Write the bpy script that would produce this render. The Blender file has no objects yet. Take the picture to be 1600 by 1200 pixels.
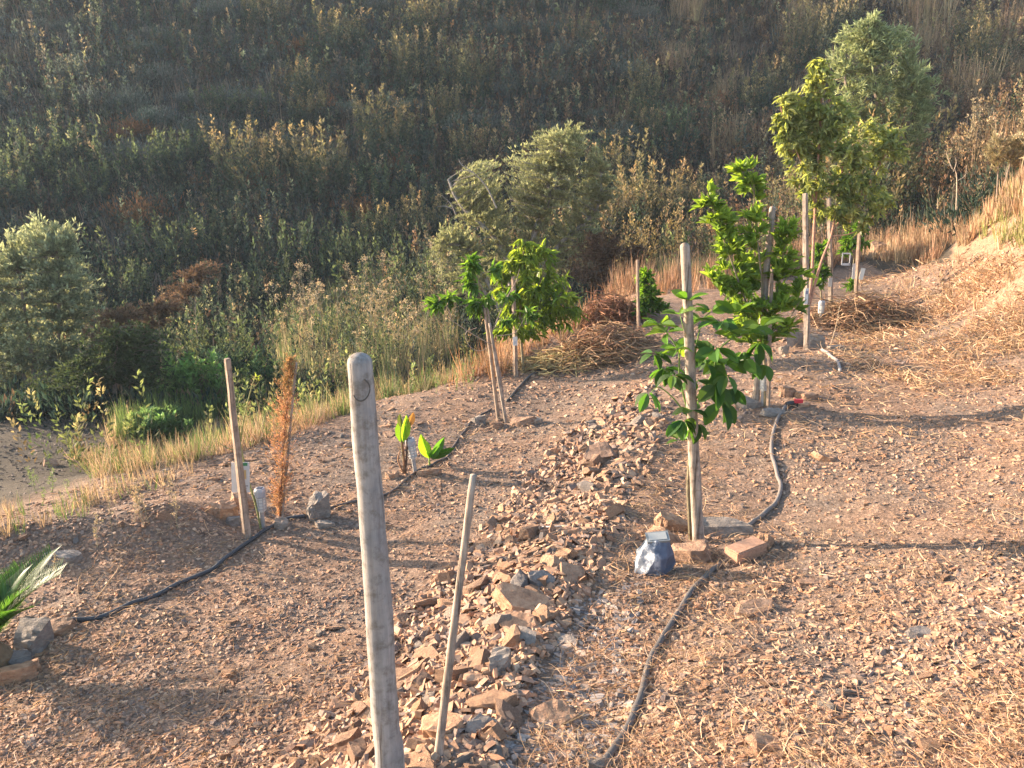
import bpy, bmesh, math, random
import numpy as np
from mathutils import Vector

rng = np.random.default_rng(7)
random.seed(7)
R = math.radians
scn = bpy.context.scene
col = scn.collection

# ------------------------------------------------------------------ camera
F_PX, PITCH, ZC = 1256.0, R(15.0), 2.1
cam_d = bpy.data.cameras.new('camera')
cam_d.sensor_width = 36.0
cam_d.lens = F_PX / 1600 * 36.0
cam_d.clip_start, cam_d.clip_end = 0.05, 500.0
cam = bpy.data.objects.new('camera', cam_d)
cam.location = (0, 0, ZC)
cam.rotation_euler = (math.pi / 2 - PITCH, 0, 0)
col.objects.link(cam)
scn.camera = cam

# ------------------------------------------------------------------ light
SUN_EL, SUN_FWD = R(14.5), R(23.0)          # low sun from the left, a little beyond the subject
S = Vector((-math.cos(SUN_EL) * math.cos(SUN_FWD), math.cos(SUN_EL) * math.sin(SUN_FWD), math.sin(SUN_EL)))
world = bpy.data.worlds.new('World')
scn.world = world
world.use_nodes = True
wn = world.node_tree
sky = wn.nodes.new('ShaderNodeTexSky')
sky.sky_type = 'NISHITA'
sky.sun_disc = False
sky.sun_elevation = SUN_EL
sky.sun_rotation = math.atan2(S.x, S.y)
sky.altitude = 200
sky.dust_density = 1.5
bg = wn.nodes['Background']
bg.inputs['Strength'].default_value = 0.14
wn.links.new(sky.outputs['Color'], bg.inputs['Color'])
sun_d = bpy.data.lights.new('sun', 'SUN')
sun_d.energy = 4.9
sun_d.angle = R(0.5)
sun_d.color = (1.0, 0.79, 0.60)
sun = bpy.data.objects.new('sun', sun_d)
sun.rotation_euler = S.to_track_quat('Z', 'Y').to_euler()
sun.location = (-20, 8, 20)
col.objects.link(sun)
scn.view_settings.view_transform = 'Standard'
scn.view_settings.look = 'None'
scn.view_settings.exposure = 2.15
scn.view_settings.gamma = 1.0
scn.cycles.max_bounces = 6
scn.cycles.transmission_bounces = 4
scn.cycles.transparent_max_bounces = 8

# ------------------------------------------------------------------ rays and terrain
CP, SP = math.cos(PITCH), math.sin(PITCH)
def ray(u, v):
    dx, dy = (np.asarray(u, float) - 800) / F_PX, (600 - np.asarray(v, float)) / F_PX
    return np.stack([dx, CP + dy * SP, -SP + dy * CP], -1)
def P(u, v, Y):
    """world point on the sight line (u, v) of the photograph at ground distance Y"""
    d = ray(u, v)
    t = np.asarray(Y, float) / d[..., 1]
    return d * t[..., None] + np.array([0, 0, ZC])

CTRL = [  # photo column, photo row, distance forward
 (1600,1200,2.0),(1200,1200,2.1),(900,1200,2.22),(1600,1050,2.6),(1300,1050,2.75),(1050,1050,2.85),
 (1600,900,3.35),(1350,900,3.6),(1150,900,3.75),(1085,848,4.3),(1250,800,4.75),(1600,760,4.6),(1450,760,4.8),
 (1190,640,6.55),(1300,690,5.8),(1450,640,6.4),(1600,640,5.9),(1258,547,8.6),(1400,540,8.6),(1600,540,7.4),
 (1340,470,11.3),(1450,460,11.0),(1300,455,12.0),(1350,405,15.0),(1480,400,13.5),
 (1560,470,9.2),(1600,430,9.0),(1530,400,11.5),(1600,350,10.2),(1560,320,12.5),(1600,290,12.0),(1480,330,16.5),(1400,340,18.0),
 (560,1120,2.95),(420,1120,2.95),(250,1150,2.85),(50,1150,2.9),
 (680,900,4.3),(500,920,4.25),(300,940,4.1),(20,1040,3.5),(150,960,3.95),(790,760,5.75),(650,790,5.5),(860,660,7.3),(900,585,9.0),
 (383,838,5.0),(500,800,5.4),(640,740,6.05),(785,662,7.4),(808,585,9.1),(720,700,6.7),
 (0,812,5.5),(120,765,6.1),(250,722,6.7),(380,690,7.3),(500,650,8.0),(600,625,8.6),(700,600,9.2),(780,555,10.5),(850,512,12.0),(950,455,15.0),(1100,440,14.0),
 (0,690,11.0),(100,680,11.5),(30,640,13.0),
 (0,600,16.0),(150,590,17.0),(400,560,18.0),(650,480,20.0),(950,400,22.0),(1100,370,23.0),(1250,340,24.0),(1420,310,24.0),(1600,240,26.0),
 (0,0,37.0),(400,0,37.0),(800,0,37.3),(1200,0,37.5),(1600,0,37.7),
]
WORLD = [ # x, y, z below eye
 (0,0,-1.66),(2.5,0,-1.55),(-2.5,0,-2.05),(0,-8,-.6),(8,-8,.6),(-8,-8,-1.9),(6,2,-1.2),(7,6,-.7),(10,2,-.1),(9.5,9,.8),(12,14,2.2),(14,20,2.5),(20,10,4),
 (-5,3,-2.6),(-7,5,-3.0),(-10,-2,-2.9),(-20,0,-4.6),(-12,8,-4.2),(-12,14,-4.6),(-22,12,-5.6),(-40,20,-5.2),
 (-3.0,9.5,-3.55),(-1.0,11.5,-3.5),(1.0,14.5,-3.15),(2.2,17.5,-2.8),(-5.0,12.5,-4.0),(-2,15,-4.0),
 (-50,60,20.5),(0,60,20.5),(50,60,20.5),(-50,37,6.5),(50,37,7.5),(-70,95,38),(0,95,37),(70,95,37),(70,20,3),(60,-20,4),(-60,-20,-6),(0,-40,4),
]
pts = [P(u, v, Y) for u, v, Y in CTRL] + [np.array([x, y, z + ZC]) for x, y, z in WORLD]
pts = np.array(pts)
def _k(r2):
    return r2 * np.log(np.maximum(r2, 1e-12)) * .5
def _fit(p, lam):
    n = len(p)
    d2 = ((p[:, None, :2] - p[None, :, :2]) ** 2).sum(-1)
    A = np.zeros((n + 3, n + 3))
    A[:n, :n] = _k(d2) + lam * np.eye(n)
    A[:n, n] = 1; A[:n, n + 1:] = p[:, :2]
    A[n:, :n] = A[:n, n:].T
    return np.linalg.solve(A, np.concatenate([p[:, 2], [0, 0, 0]]))
TW = _fit(pts, 0.02)

def vnoise(x, y, seed=0):
    xi, yi = np.floor(x).astype(np.int64), np.floor(y).astype(np.int64)
    fx, fy = x - xi, y - yi
    fx, fy = fx * fx * (3 - 2 * fx), fy * fy * (3 - 2 * fy)
    def h(a, b):
        n = (a * 374761393 + b * 668265263 + seed * 1442695041) & 0x7fffffff
        n = ((n ^ (n >> 13)) * 1274126177) & 0x7fffffff
        return ((n ^ (n >> 16)) & 0xffff) / 65535.0
    return (h(xi, yi) * (1 - fx) + h(xi + 1, yi) * fx) * (1 - fy) + (h(xi, yi + 1) * (1 - fx) + h(xi + 1, yi + 1) * fx) * fy - .5

def seg_dist(x, y, line):
    """distance to a polyline and the place along it (0..1)"""
    best = np.full(x.shape, 1e9); along = np.zeros(x.shape)
    n = len(line) - 1
    for i in range(n):
        a, b = np.array(line[i][:2]), np.array(line[i + 1][:2])
        d = b - a
        t = np.clip(((x - a[0]) * d[0] + (y - a[1]) * d[1]) / (d @ d), 0, 1)
        q = np.hypot(x - a[0] - t * d[0], y - a[1] - t * d[1])
        m = q < best
        best = np.where(m, q, best); along = np.where(m, (i + t) / n, along)
    return best, along

BERM = [P(u, v, Y) for u, v, Y in [(600,1330,1.75),(690,1150,2.45),(760,1010,3.1),(835,905,3.75),(925,765,4.9),(985,670,6.1),(1030,595,7.4)]]
MOUND = [P(u, v, Y) for u, v, Y in [(-200,905,4.6),(0,870,4.75),(120,850,4.9),(250,832,5.05)]]
def height(x, y, fine=True):
    x = np.asarray(x, float); y = np.asarray(y, float)
    shp = x.shape
    x = x.ravel(); y = y.ravel()
    out = np.zeros(x.size)
    n = len(pts)
    for s in range(0, x.size, 40000):
        xs, ys = x[s:s + 40000], y[s:s + 40000]
        d2 = (xs[:, None] - pts[None, :, 0]) ** 2 + (ys[:, None] - pts[None, :, 1]) ** 2
        out[s:s + 40000] = _k(d2) @ TW[:n] + TW[n] + TW[n + 1] * xs + TW[n + 2] * ys
    d, a = seg_dist(x, y, BERM)
    out += .17 * np.exp(-(d / .38) ** 2) * (1 - .6 * a)
    d, a = seg_dist(x, y, MOUND)
    out += .20 * np.exp(-(d / .34) ** 2)
    if fine:
        near = np.clip((y - 1) / 20, 0, 1)
        out += .035 * vnoise(x * 2.1, y * 2.1, 1) + (.030 * vnoise(x * 5.3, y * 5.3, 2) + .018 * vnoise(x * 11., y * 11., 3)) * (1 - near)
        far = np.clip((y - 15) / 10, 0, 1)
        out += far * (.7 * vnoise(x * .11, y * .11, 5) + .22 * vnoise(x * .4, y * .4, 6))
    return out.reshape(shp)

def hit(u, v):
    """where the sight line (u, v) meets the ground"""
    d = ray(u, v)
    d = np.atleast_2d(d)
    Y0 = np.full(len(d), 1.2); Y1 = np.full(len(d), np.nan)
    grid = np.concatenate([np.arange(1.2, 12, .1), np.arange(12, 30, .3), np.arange(30, 90, 1.0)])
    prev = np.full(len(d), 1.2)
    done = np.zeros(len(d), bool)
    for Y in grid:
        idx = np.where(~done)[0]
        if len(idx) == 0: break
        t = Y / d[idx, 1]
        zz = d[idx, 2] * t + ZC
        below = zz < height(d[idx, 0] * t, np.full(len(idx), Y))
        k = idx[below]
        Y0[k] = prev[k]; Y1[k] = Y; done[k] = True
        prev[idx] = Y
    Y1 = np.where(np.isnan(Y1), 90, Y1)
    for _ in range(9):
        m = (Y0 + Y1) / 2
        t = m / d[:, 1]
        below = d[:, 2] * t + ZC < height(d[:, 0] * t, m)
        Y1 = np.where(below, m, Y1); Y0 = np.where(below, Y0, m)
    t = Y1 / d[:, 1]
    x = d[:, 0] * t
    return np.stack([x, Y1, height(x, Y1)], -1)
def hit1(u, v):
    return hit(np.array([u]), np.array([v]))[0]
def inside(poly, x, y):
    c = np.zeros(x.shape, bool)
    j = len(poly) - 1
    for i in range(len(poly)):
        xi, yi = poly[i][:2]; xj, yj = poly[j][:2]
        m = ((yi > y) != (yj > y)) & (x < (xj - xi) * (y - yi) / (yj - yi + 1e-12) + xi)
        c ^= m
        j = i
    return c
def px_poly(l):
    return hit(np.array([a for a, b in l], float), np.array([b for a, b in l], float))
def in_px(poly, u, v):
    return inside(poly, u, v)

# ------------------------------------------------------------------ mesh helpers
def norm(a):
    return a / np.maximum(np.linalg.norm(a, axis=-1, keepdims=True), 1e-9)
class MB:
    """collects arrays of vertices, faces and tints and links them as ONE mesh object"""
    def __init__(self):
        self.v, self.f, self.c, self.n = [], [], [], 0
    def add(self, v, f, c=None):
        v = np.asarray(v, float).reshape(-1, 3); f = np.asarray(f, np.int64)
        self.v.append(v); self.f.append(f + self.n); self.n += len(v)
        if c is None: c = (1, 1, 1)
        c = np.asarray(c, float)
        self.c.append(np.broadcast_to(c, (len(v), 3)))
        return self
    def build(self, name, mat, parent=None, base=None, smooth=False):
        V = np.concatenate(self.v); C = np.concatenate(self.c)
        org = np.array(base if base is not None else (parent['_b'] if parent is not None else (0, 0, 0)), float)
        me = bpy.data.meshes.new(name)
        V = V - org
        me.vertices.add(len(V)); me.vertices.foreach_set('co', V.astype(np.float32).ravel())
        loops = np.concatenate([f.ravel() for f in self.f])
        tot = np.concatenate([np.full(len(f), f.shape[1]) for f in self.f])
        st = np.concatenate([[0], np.cumsum(tot)[:-1]])
        me.loops.add(len(loops)); me.loops.foreach_set('vertex_index', loops.astype(np.int32))
        me.polygons.add(len(tot)); me.polygons.foreach_set('loop_start', st.astype(np.int32))
        me.polygons.foreach_set('use_smooth', np.full(len(tot), smooth))
        at = me.color_attributes.new('tint', 'FLOAT_COLOR', 'POINT')
        at.data.foreach_set('color', np.concatenate([C, np.ones((len(C), 1))], 1).astype(np.float32).ravel())
        me.materials.append(mat)
        me.update(calc_edges=True)
        o = bpy.data.objects.new(name, me)
        col.objects.link(o)
        if parent is not None:
            o.parent = parent
            if base is not None and False: pass
            if base is not None: o.location = org - np.array(parent['_b'])
        else:
            o.location = org
        o['_b'] = [float(q) for q in org]
        return o
def tag(o, label=None, cat=None, group=None, kind=None):
    if label: o['label'] = label
    if cat: o['category'] = cat
    if group: o['group'] = group
    if kind: o['kind'] = kind
    return o
def empty(name, base, label, cat, group=None):
    o = bpy.data.objects.new(name, None)
    o.empty_display_size = .1
    o.location = base
    o['_b'] = [float(q) for q in base]
    col.objects.link(o)
    return tag(o, label, cat, group)

def tube(line, radii, k=8, cap=True, squash=1.0):
    line = np.asarray(line, float); n = len(line)
    radii = np.broadcast_to(np.asarray(radii, float), (n,))
    T = norm(np.gradient(line, axis=0))
    ref = np.array([0, 0, 1.]) if abs(T[0][2]) < .9 else np.array([1., 0, 0])
    a = norm(np.cross(T, ref)); b = np.cross(T, a)
    th = np.arange(k) / k * 2 * np.pi
    ring = a[:, None] * np.cos(th)[None, :, None] + b[:, None] * np.sin(th)[None, :, None] * squash
    V = (line[:, None] + ring * radii[:, None, None]).reshape(-1, 3)
    i = np.arange(n - 1)[:, None] * k; j = np.arange(k)[None]; j2 = (j + 1) % k
    f = np.stack([i + j, i + j2, i + k + j2, i + k + j], -1).reshape(-1, 4)
    return V, f
def add_tube(mb, line, radii, k=8, c=None, cap=True):
    V, f = tube(line, radii, k)
    n = len(V)
    mb.add(V, f, c)
    if cap:
        mb.f.append(np.array([np.arange(k)[::-1]]) + mb.n - n)
        mb.f.append(np.array([np.arange(n - k, n)]) + mb.n - n)
def smooth_line(p, n=8):
    p = np.asarray(p, float)
    q = np.concatenate([[2 * p[0] - p[1]], p, [2 * p[-1] - p[-2]]])
    out = []
    for i in range(1, len(q) - 2):
        for t in np.arange(n) / n:
            a, b, c, d = q[i - 1], q[i], q[i + 1], q[i + 2]
            out.append(.5 * (2 * b + (c - a) * t + (2 * a - 5 * b + 4 * c - d) * t * t + (3 * b - a - 3 * c + d) * t ** 3))
    out.append(p[-1])
    return np.array(out)

# leaf templates: length on +Y, width on X, normal +Z, unit size
def leaf_template(ts, ws, fold=.25, curl=-.25):
    v, f = [], []
    for t, w in zip(ts, ws):
        z = curl * t * t
        v += [(-w / 2, t, z + fold * w), (0, t, z), (w / 2, t, z + fold * w)]
    for i in range(len(ts) - 1):
        a = i * 3
        f += [(a, a + 1, a + 4, a + 3), (a + 1, a + 2, a + 5, a + 4)]
    return np.array(v, float), np.array(f)
LEAF_BIG = leaf_template([0, .12, .35, .62, .86, 1], [.05, .5, .95, 1.0, .55, .03], .22, -.3)
LEAF_MED = leaf_template([0, .3, .68, 1], [.06, .85, .8, .04], .22, -.3)
LEAF_CURL = leaf_template([0, .3, .68, 1], [.06, .9, .8, .04], .22, -.75)
RHOMB = (np.array([(0, 0, 0), (.5, .45, .08), (0, 1, -.12), (-.5, .45, .08)], float), np.array([(0, 1, 2, 3)]))
STRIP = (np.array([(-.5, 0, 0), (.5, 0, 0), (.35, .55, .0), (-.35, .55, .0), (.06, 1, -.12), (-.06, 1, -.12)], float), np.array([(0, 1, 2, 3), (3, 2, 4, 5)]))
_t = np.linspace(0, 1, 5)
BENT = (np.concatenate([[(-.5 * (1 - .7 * t), t, 1.1 * t * (1 - t)), (.5 * (1 - .7 * t), t, 1.1 * t * (1 - t))] for t in _t]).reshape(-1, 3), np.array([(2 * i, 2 * i + 1, 2 * i + 3, 2 * i + 2) for i in range(4)]))
def place(mb, tpl, pos, d, up, length, width, tint):
    tv, tf = tpl
    N = len(pos)
    y = norm(d); x = norm(np.cross(y, up)); z = np.cross(x, y)
    L = np.broadcast_to(np.asarray(length, float), (N,))[:, None, None]
    Wd = np.broadcast_to(np.asarray(width, float), (N,))[:, None, None]
    V = pos[:, None] + x[:, None] * tv[None, :, 0:1] * Wd + y[:, None] * tv[None, :, 1:2] * L + z[:, None] * tv[None, :, 2:3] * L * .6
    f = (np.arange(N) * len(tv))[:, None, None] + tf[None]
    c = np.repeat(np.broadcast_to(np.asarray(tint, float), (N, 3)), len(tv), axis=0)
    mb.add(V.reshape(-1, 3), f.reshape(-1, tf.shape[1]), c)
def rnd_dir(n, g=rng):
    return norm(g.normal(size=(n, 3)))
def tints(base, n, var=.25, g=rng):
    b = np.asarray(base, float)
    k = 1 + g.uniform(-var, var, (n, 1))
    return np.clip(b * k * (1 + g.uniform(-var * .35, var * .35, (n, 3))), .002, 1)

# ------------------------------------------------------------------ materials
def new_mat(name):
    m = bpy.data.materials.new(name); m.use_nodes = True
    nt = m.node_tree
    return m, nt, nt.nodes['Principled BSDF'], nt.nodes['Material Output']
def node(nt, t, **kw):
    n = nt.nodes.new(t)
    for k, v in kw.items(): setattr(n, k, v)
    return n
def ramp(nt, fac, stops):
    r = node(nt, 'ShaderNodeValToRGB')
    e = r.color_ramp.elements
    while len(e) < len(stops): e.new(.5)
    for q, (p, c) in zip(e, stops):
        q.position = p; q.color = (*c, 1)
    nt.links.new(fac, r.inputs['Fac'])
    return r.outputs['Color']
def noise(nt, vec, scale, detail=4, rough=.6):
    n = node(nt, 'ShaderNodeTexNoise')
    n.inputs['Scale'].default_value = scale; n.inputs['Detail'].default_value = detail; n.inputs['Roughness'].default_value = rough
    if vec is not None: nt.links.new(vec, n.inputs['Vector'])
    return n.outputs['Fac']
def mixc(nt, fac, a, b, mode='MIX'):
    m = node(nt, 'ShaderNodeMix', data_type='RGBA', blend_type=mode)
    for i, v in ((0, fac), (6, a), (7, b)):
        if isinstance(v, (int, float)): m.inputs[i].default_value = v
        elif isinstance(v, tuple): m.inputs[i].default_value = (*v, 1)
        else: nt.links.new(v, m.inputs[i])
    return m.outputs[2]
def bump(nt, bsdf, h, strength, dist):
    b = node(nt, 'ShaderNodeBump')
    b.inputs['Strength'].default_value = strength; b.inputs['Distance'].default_value = dist
    nt.links.new(h, b.inputs['Height']); nt.links.new(b.outputs['Normal'], bsdf.inputs['Normal'])
def tint_out(nt):
    a = node(nt, 'ShaderNodeAttribute', attribute_name='tint')
    return a.outputs['Color']

def leaf_mat(name, trans=.4, rough=.45, spec=.4, tcol=(1.5, 1.5, .7)):
    m, nt, b, out = new_mat(name)
    c = tint_out(nt)
    geo = node(nt, 'ShaderNodeNewGeometry')
    v = ramp(nt, geo.outputs['Random Per Island'], [(0, (.62, .66, .58)), (1, (1.38, 1.32, 1.3))])
    c = mixc(nt, 1.0, c, v, 'MULTIPLY')
    nt.links.new(c, b.inputs['Base Color'])
    b.inputs['Roughness'].default_value = rough
    b.inputs['Specular IOR Level'].default_value = spec
    tr = node(nt, 'ShaderNodeBsdfTranslucent')
    tc = mixc(nt, 1.0, c, tcol, 'MULTIPLY')
    nt.links.new(tc, tr.inputs['Color'])
    mx = node(nt, 'ShaderNodeMixShader'); mx.inputs[0].default_value = trans
    nt.links.new(b.outputs[0], mx.inputs[1]); nt.links.new(tr.outputs[0], mx.inputs[2])
    nt.links.new(mx.outputs[0], out.inputs['Surface'])
    return m
M_LEAF = leaf_mat('citrus_leaf', .48, .45, .22, (2.0, 1.9, .7))
M_SCRUB = leaf_mat('scrub_leaf', .40, .7, .2, (1.25, 1.25, 1.0))
M_DRY = leaf_mat('dry_straw', .3, .75, .2, (1.2, 1.1, .9))

def tint_mat(name, rough=.85, scale=60., amt=.35, bstr=.5, bdist=.004, spec=.25):
    m, nt, b, out = new_mat(name)
    tc = node(nt, 'ShaderNodeTexCoord')
    n = noise(nt, tc.outputs['Object'], scale, 5)
    v = ramp(nt, n, [(.25, (1 - amt,) * 3), (.75, (1 + amt,) * 3)])
    c = mixc(nt, 1.0, tint_out(nt), v, 'MULTIPLY')
    nt.links.new(c, b.inputs['Base Color'])
    b.inputs['Roughness'].default_value = rough
    b.inputs['Specular IOR Level'].default_value = spec
    bump(nt, b, n, bstr, bdist)
    return m
M_CHIP = tint_mat('shale_chip', .8, 70, .3)
M_BARK = tint_mat('bark', .9, 40, .4, .8, .006)
M_PLAIN = tint_mat('painted_plastic', .5, 30, .06, .05, .001, .4)

def wood_mat(name, c1, c2, c3):
    m, nt, b, out = new_mat(name)
    tc = node(nt, 'ShaderNodeTexCoord')
    mp = node(nt, 'ShaderNodeMapping'); mp.inputs['Scale'].default_value = (38, 38, 2.2)
    nt.links.new(tc.outputs['Object'], mp.inputs['Vector'])
    n1 = noise(nt, mp.outputs['Vector'], 1.6, 8, .7)
    c = ramp(nt, n1, [(.3, c1), (.52, c2), (.72, c3)])
    n2 = noise(nt, tc.outputs['Object'], 7, 3)
    v = ramp(nt, n2, [(.3, (.72, .74, .78)), (.7, (1.15, 1.1, 1.05))])
    c = mixc(nt, 1.0, c, v, 'MULTIPLY')
    mp2 = node(nt, 'ShaderNodeMapping'); mp2.inputs['Scale'].default_value = (60, 60, 1.3)
    nt.links.new(tc.outputs['Object'], mp2.inputs['Vector'])
    n3 = noise(nt, mp2.outputs['Vector'], 1.0, 3, .5)
    ck = ramp(nt, n3, [(.30, (.38, .34, .31)), (.36, (1, 1, 1))])
    c = mixc(nt, .85, c, ck, 'MULTIPLY')
    n4 = noise(nt, tc.outputs['Object'], 22, 5, .7)
    st = ramp(nt, n4, [(.36, (.66, .62, .58)), (.5, (1, 1, 1)), (.68, (1.12, 1.1, 1.08))])
    c = mixc(nt, 1.0, c, st, 'MULTIPLY')
    nt.links.new(c, b.inputs['Base Color'])
    b.inputs['Roughness'].default_value = .9
    b.inputs['Specular IOR Level'].default_value = .15
    sm = node(nt, 'ShaderNodeMath', operation='ADD'); nt.links.new(n1, sm.inputs[0]); nt.links.new(ck, sm.inputs[1])
    bump(nt, b, sm.outputs[0], .7, .004)
    return m
M_WOOD = wood_mat('weathered_wood', (.16, .125, .095), (.31, .255, .205), (.45, .38, .31))
M_POST = wood_mat('post_wood', (.205, .185, .165), (.285, .265, .242), (.365, .34, .31))
M_WOOD2 = wood_mat('brown_wood', (.17, .125, .092), (.31, .235, .175), (.43, .34, .265))

def rock_mat(name, ca, cb, cc):
    m, nt, b, out = new_mat(name)
    tc = node(nt, 'ShaderNodeTexCoord'); oi = node(nt, 'ShaderNodeObjectInfo')
    ad = node(nt, 'ShaderNodeVectorMath', operation='ADD')
    nt.links.new(tc.outputs['Object'], ad.inputs[0])
    sc = node(nt, 'ShaderNodeVectorMath', operation='SCALE'); sc.inputs[3].default_value = 1.0
    cmb = node(nt, 'ShaderNodeCombineXYZ')
    mul = node(nt, 'ShaderNodeMath', operation='MULTIPLY'); mul.inputs[1].default_value = 37.0
    nt.links.new(oi.outputs['Random'], mul.inputs[0])
    nt.links.new(mul.outputs[0], cmb.inputs[0]); nt.links.new(cmb.outputs[0], ad.inputs[1])
    mp = node(nt, 'ShaderNodeMapping'); mp.inputs['Scale'].default_value = (1.4, 1.4, 3)
    nt.links.new(ad.outputs[0], mp.inputs['Vector'])
    n = noise(nt, mp.outputs['Vector'], 14, 8, .72)
    c = ramp(nt, n, [(.3, ca), (.5, cb), (.72, cc)])
    v = ramp(nt, oi.outputs['Random'], [(0, (.72, .72, .76)), (.5, (1, .96, .92)), (1, (1.25, 1.12, 1.0))])
    c = mixc(nt, 1.0, c, v, 'MULTIPLY')
    nt.links.new(c, b.inputs['Base Color'])
    b.inputs['Roughness'].default_value = .85
    b.inputs['Specular IOR Level'].default_value = .25
    n3 = noise(nt, mp.outputs['Vector'], 30, 6, .7)
    bump(nt, b, n3, 1.0, .014)
    return m
M_ROCK = rock_mat('shale_rock', (.16, .098, .066), (.32, .198, .125), (.45, .31, .205))
M_ROCKG = rock_mat('grey_slate', (.13, .11, .095), (.235, .205, .175), (.34, .29, .24))

def ground_mat():
    m, nt, b, out = new_mat('stony_earth')
    tc = node(nt, 'ShaderNodeTexCoord')
    ob = tc.outputs['Object']
    n1 = noise(nt, ob, 1.3, 6); n2 = noise(nt, ob, 14, 6, .7); n3 = noise(nt, ob, 60, 4, .7)
    c1 = ramp(nt, n2, [(.28, (.13, .085, .06)), (.5, (.255, .165, .113)), (.72, (.36, .245, .17))])
    c2 = ramp(nt, n2, [(.28, (.10, .078, .064)), (.5, (.20, .15, .115)), (.72, (.30, .23, .18))])
    f1 = ramp(nt, n1, [(.42, (0, 0, 0)), (.62, (1, 1, 1))])
    c = mixc(nt, f1, c1, c2)
    vor = node(nt, 'ShaderNodeTexVoronoi'); vor.inputs['Scale'].default_value = 45
    nt.links.new(ob, vor.inputs['Vector'])
    vc = ramp(nt, vor.outputs['Distance'], [(.1, (1.2, 1.18, 1.15)), (.7, (.6, .58, .56))])
    c = mixc(nt, .8, c, vc, 'MULTIPLY')
    # leaf litter soil of the hill and the gully, by a tint; its dark also paints shade on the far-left earth
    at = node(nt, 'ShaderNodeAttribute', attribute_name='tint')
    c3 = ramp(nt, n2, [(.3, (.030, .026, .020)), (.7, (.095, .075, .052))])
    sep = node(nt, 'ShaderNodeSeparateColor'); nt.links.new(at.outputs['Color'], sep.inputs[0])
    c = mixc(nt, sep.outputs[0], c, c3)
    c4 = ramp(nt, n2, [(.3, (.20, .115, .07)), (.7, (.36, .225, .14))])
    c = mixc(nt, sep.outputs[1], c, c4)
    nt.links.new(c, b.inputs['Base Color'])
    b.inputs['Roughness'].default_value = .95
    b.inputs['Specular IOR Level'].default_value = .15
    add = node(nt, 'ShaderNodeMath', operation='ADD')
    nt.links.new(n2, add.inputs[0]); nt.links.new(n3, add.inputs[1])
    bump(nt, b, add.outputs[0], .9, .02)
    return m
M_GROUND = ground_mat()

# ------------------------------------------------------------------ ground sheet
def axis(lo, a, b, hi, step, grow=1.09):
    out = list(np.arange(a, b, step))
    s = step; q = out[-1]
    while q < hi:
        s *= grow; s = min(s, 2.0); q += s; out.append(q)
    s = step; q = a; pre = []
    while q > lo:
        s *= grow; s = min(s, 2.0); q -= s; pre.append(q)
    return np.array(pre[::-1] + out)
gx = axis(-52, -5, 7.5, 52, .05); gy = axis(-14, 1.4, 10, 62, .05, 1.04)
GX, GY = np.meshgrid(gx, gy)
GZ = height(GX, GY)
EDGE_PX = [(-500,1330),(-500,985),(-200,885),(0,812),(120,767),(250,724),(380,692),(500,652),(600,627),(700,602),(780,557),(850,514),(950,457),(1100,445),(1300,425),(1350,408),(1480,412),(1540,400),(1600,440),(1750,470),(2100,600),(2100,1330)]
TERR = px_poly(EDGE_PX)
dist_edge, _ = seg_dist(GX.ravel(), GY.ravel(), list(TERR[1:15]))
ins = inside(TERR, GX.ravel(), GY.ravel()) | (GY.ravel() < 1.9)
litter = np.where(ins, 0, np.clip((dist_edge - .1) / .5, 0, 1)) * np.clip((GY.ravel() - 2) / 3, 0, 1)  # far-left bare earth takes it too, painting in its shade
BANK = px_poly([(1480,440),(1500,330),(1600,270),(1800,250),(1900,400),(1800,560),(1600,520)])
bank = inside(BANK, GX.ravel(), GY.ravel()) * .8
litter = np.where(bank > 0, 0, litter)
g = MB()
nx, ny = len(gx), len(gy)
ii = np.arange(ny - 1)[:, None] * nx + np.arange(nx - 1)[None]
quads = np.stack([ii, ii + 1, ii + nx + 1, ii + nx], -1).reshape(-1, 4)
g.add(np.stack([GX, GY, GZ], -1).reshape(-1, 3), quads, np.stack([litter, bank, 0 * bank], -1))
ground = g.build('ground', M_GROUND, smooth=True)
tag(ground, 'stony terraced ground running down to a gully and up the far hillside', 'ground', kind='structure')

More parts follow.
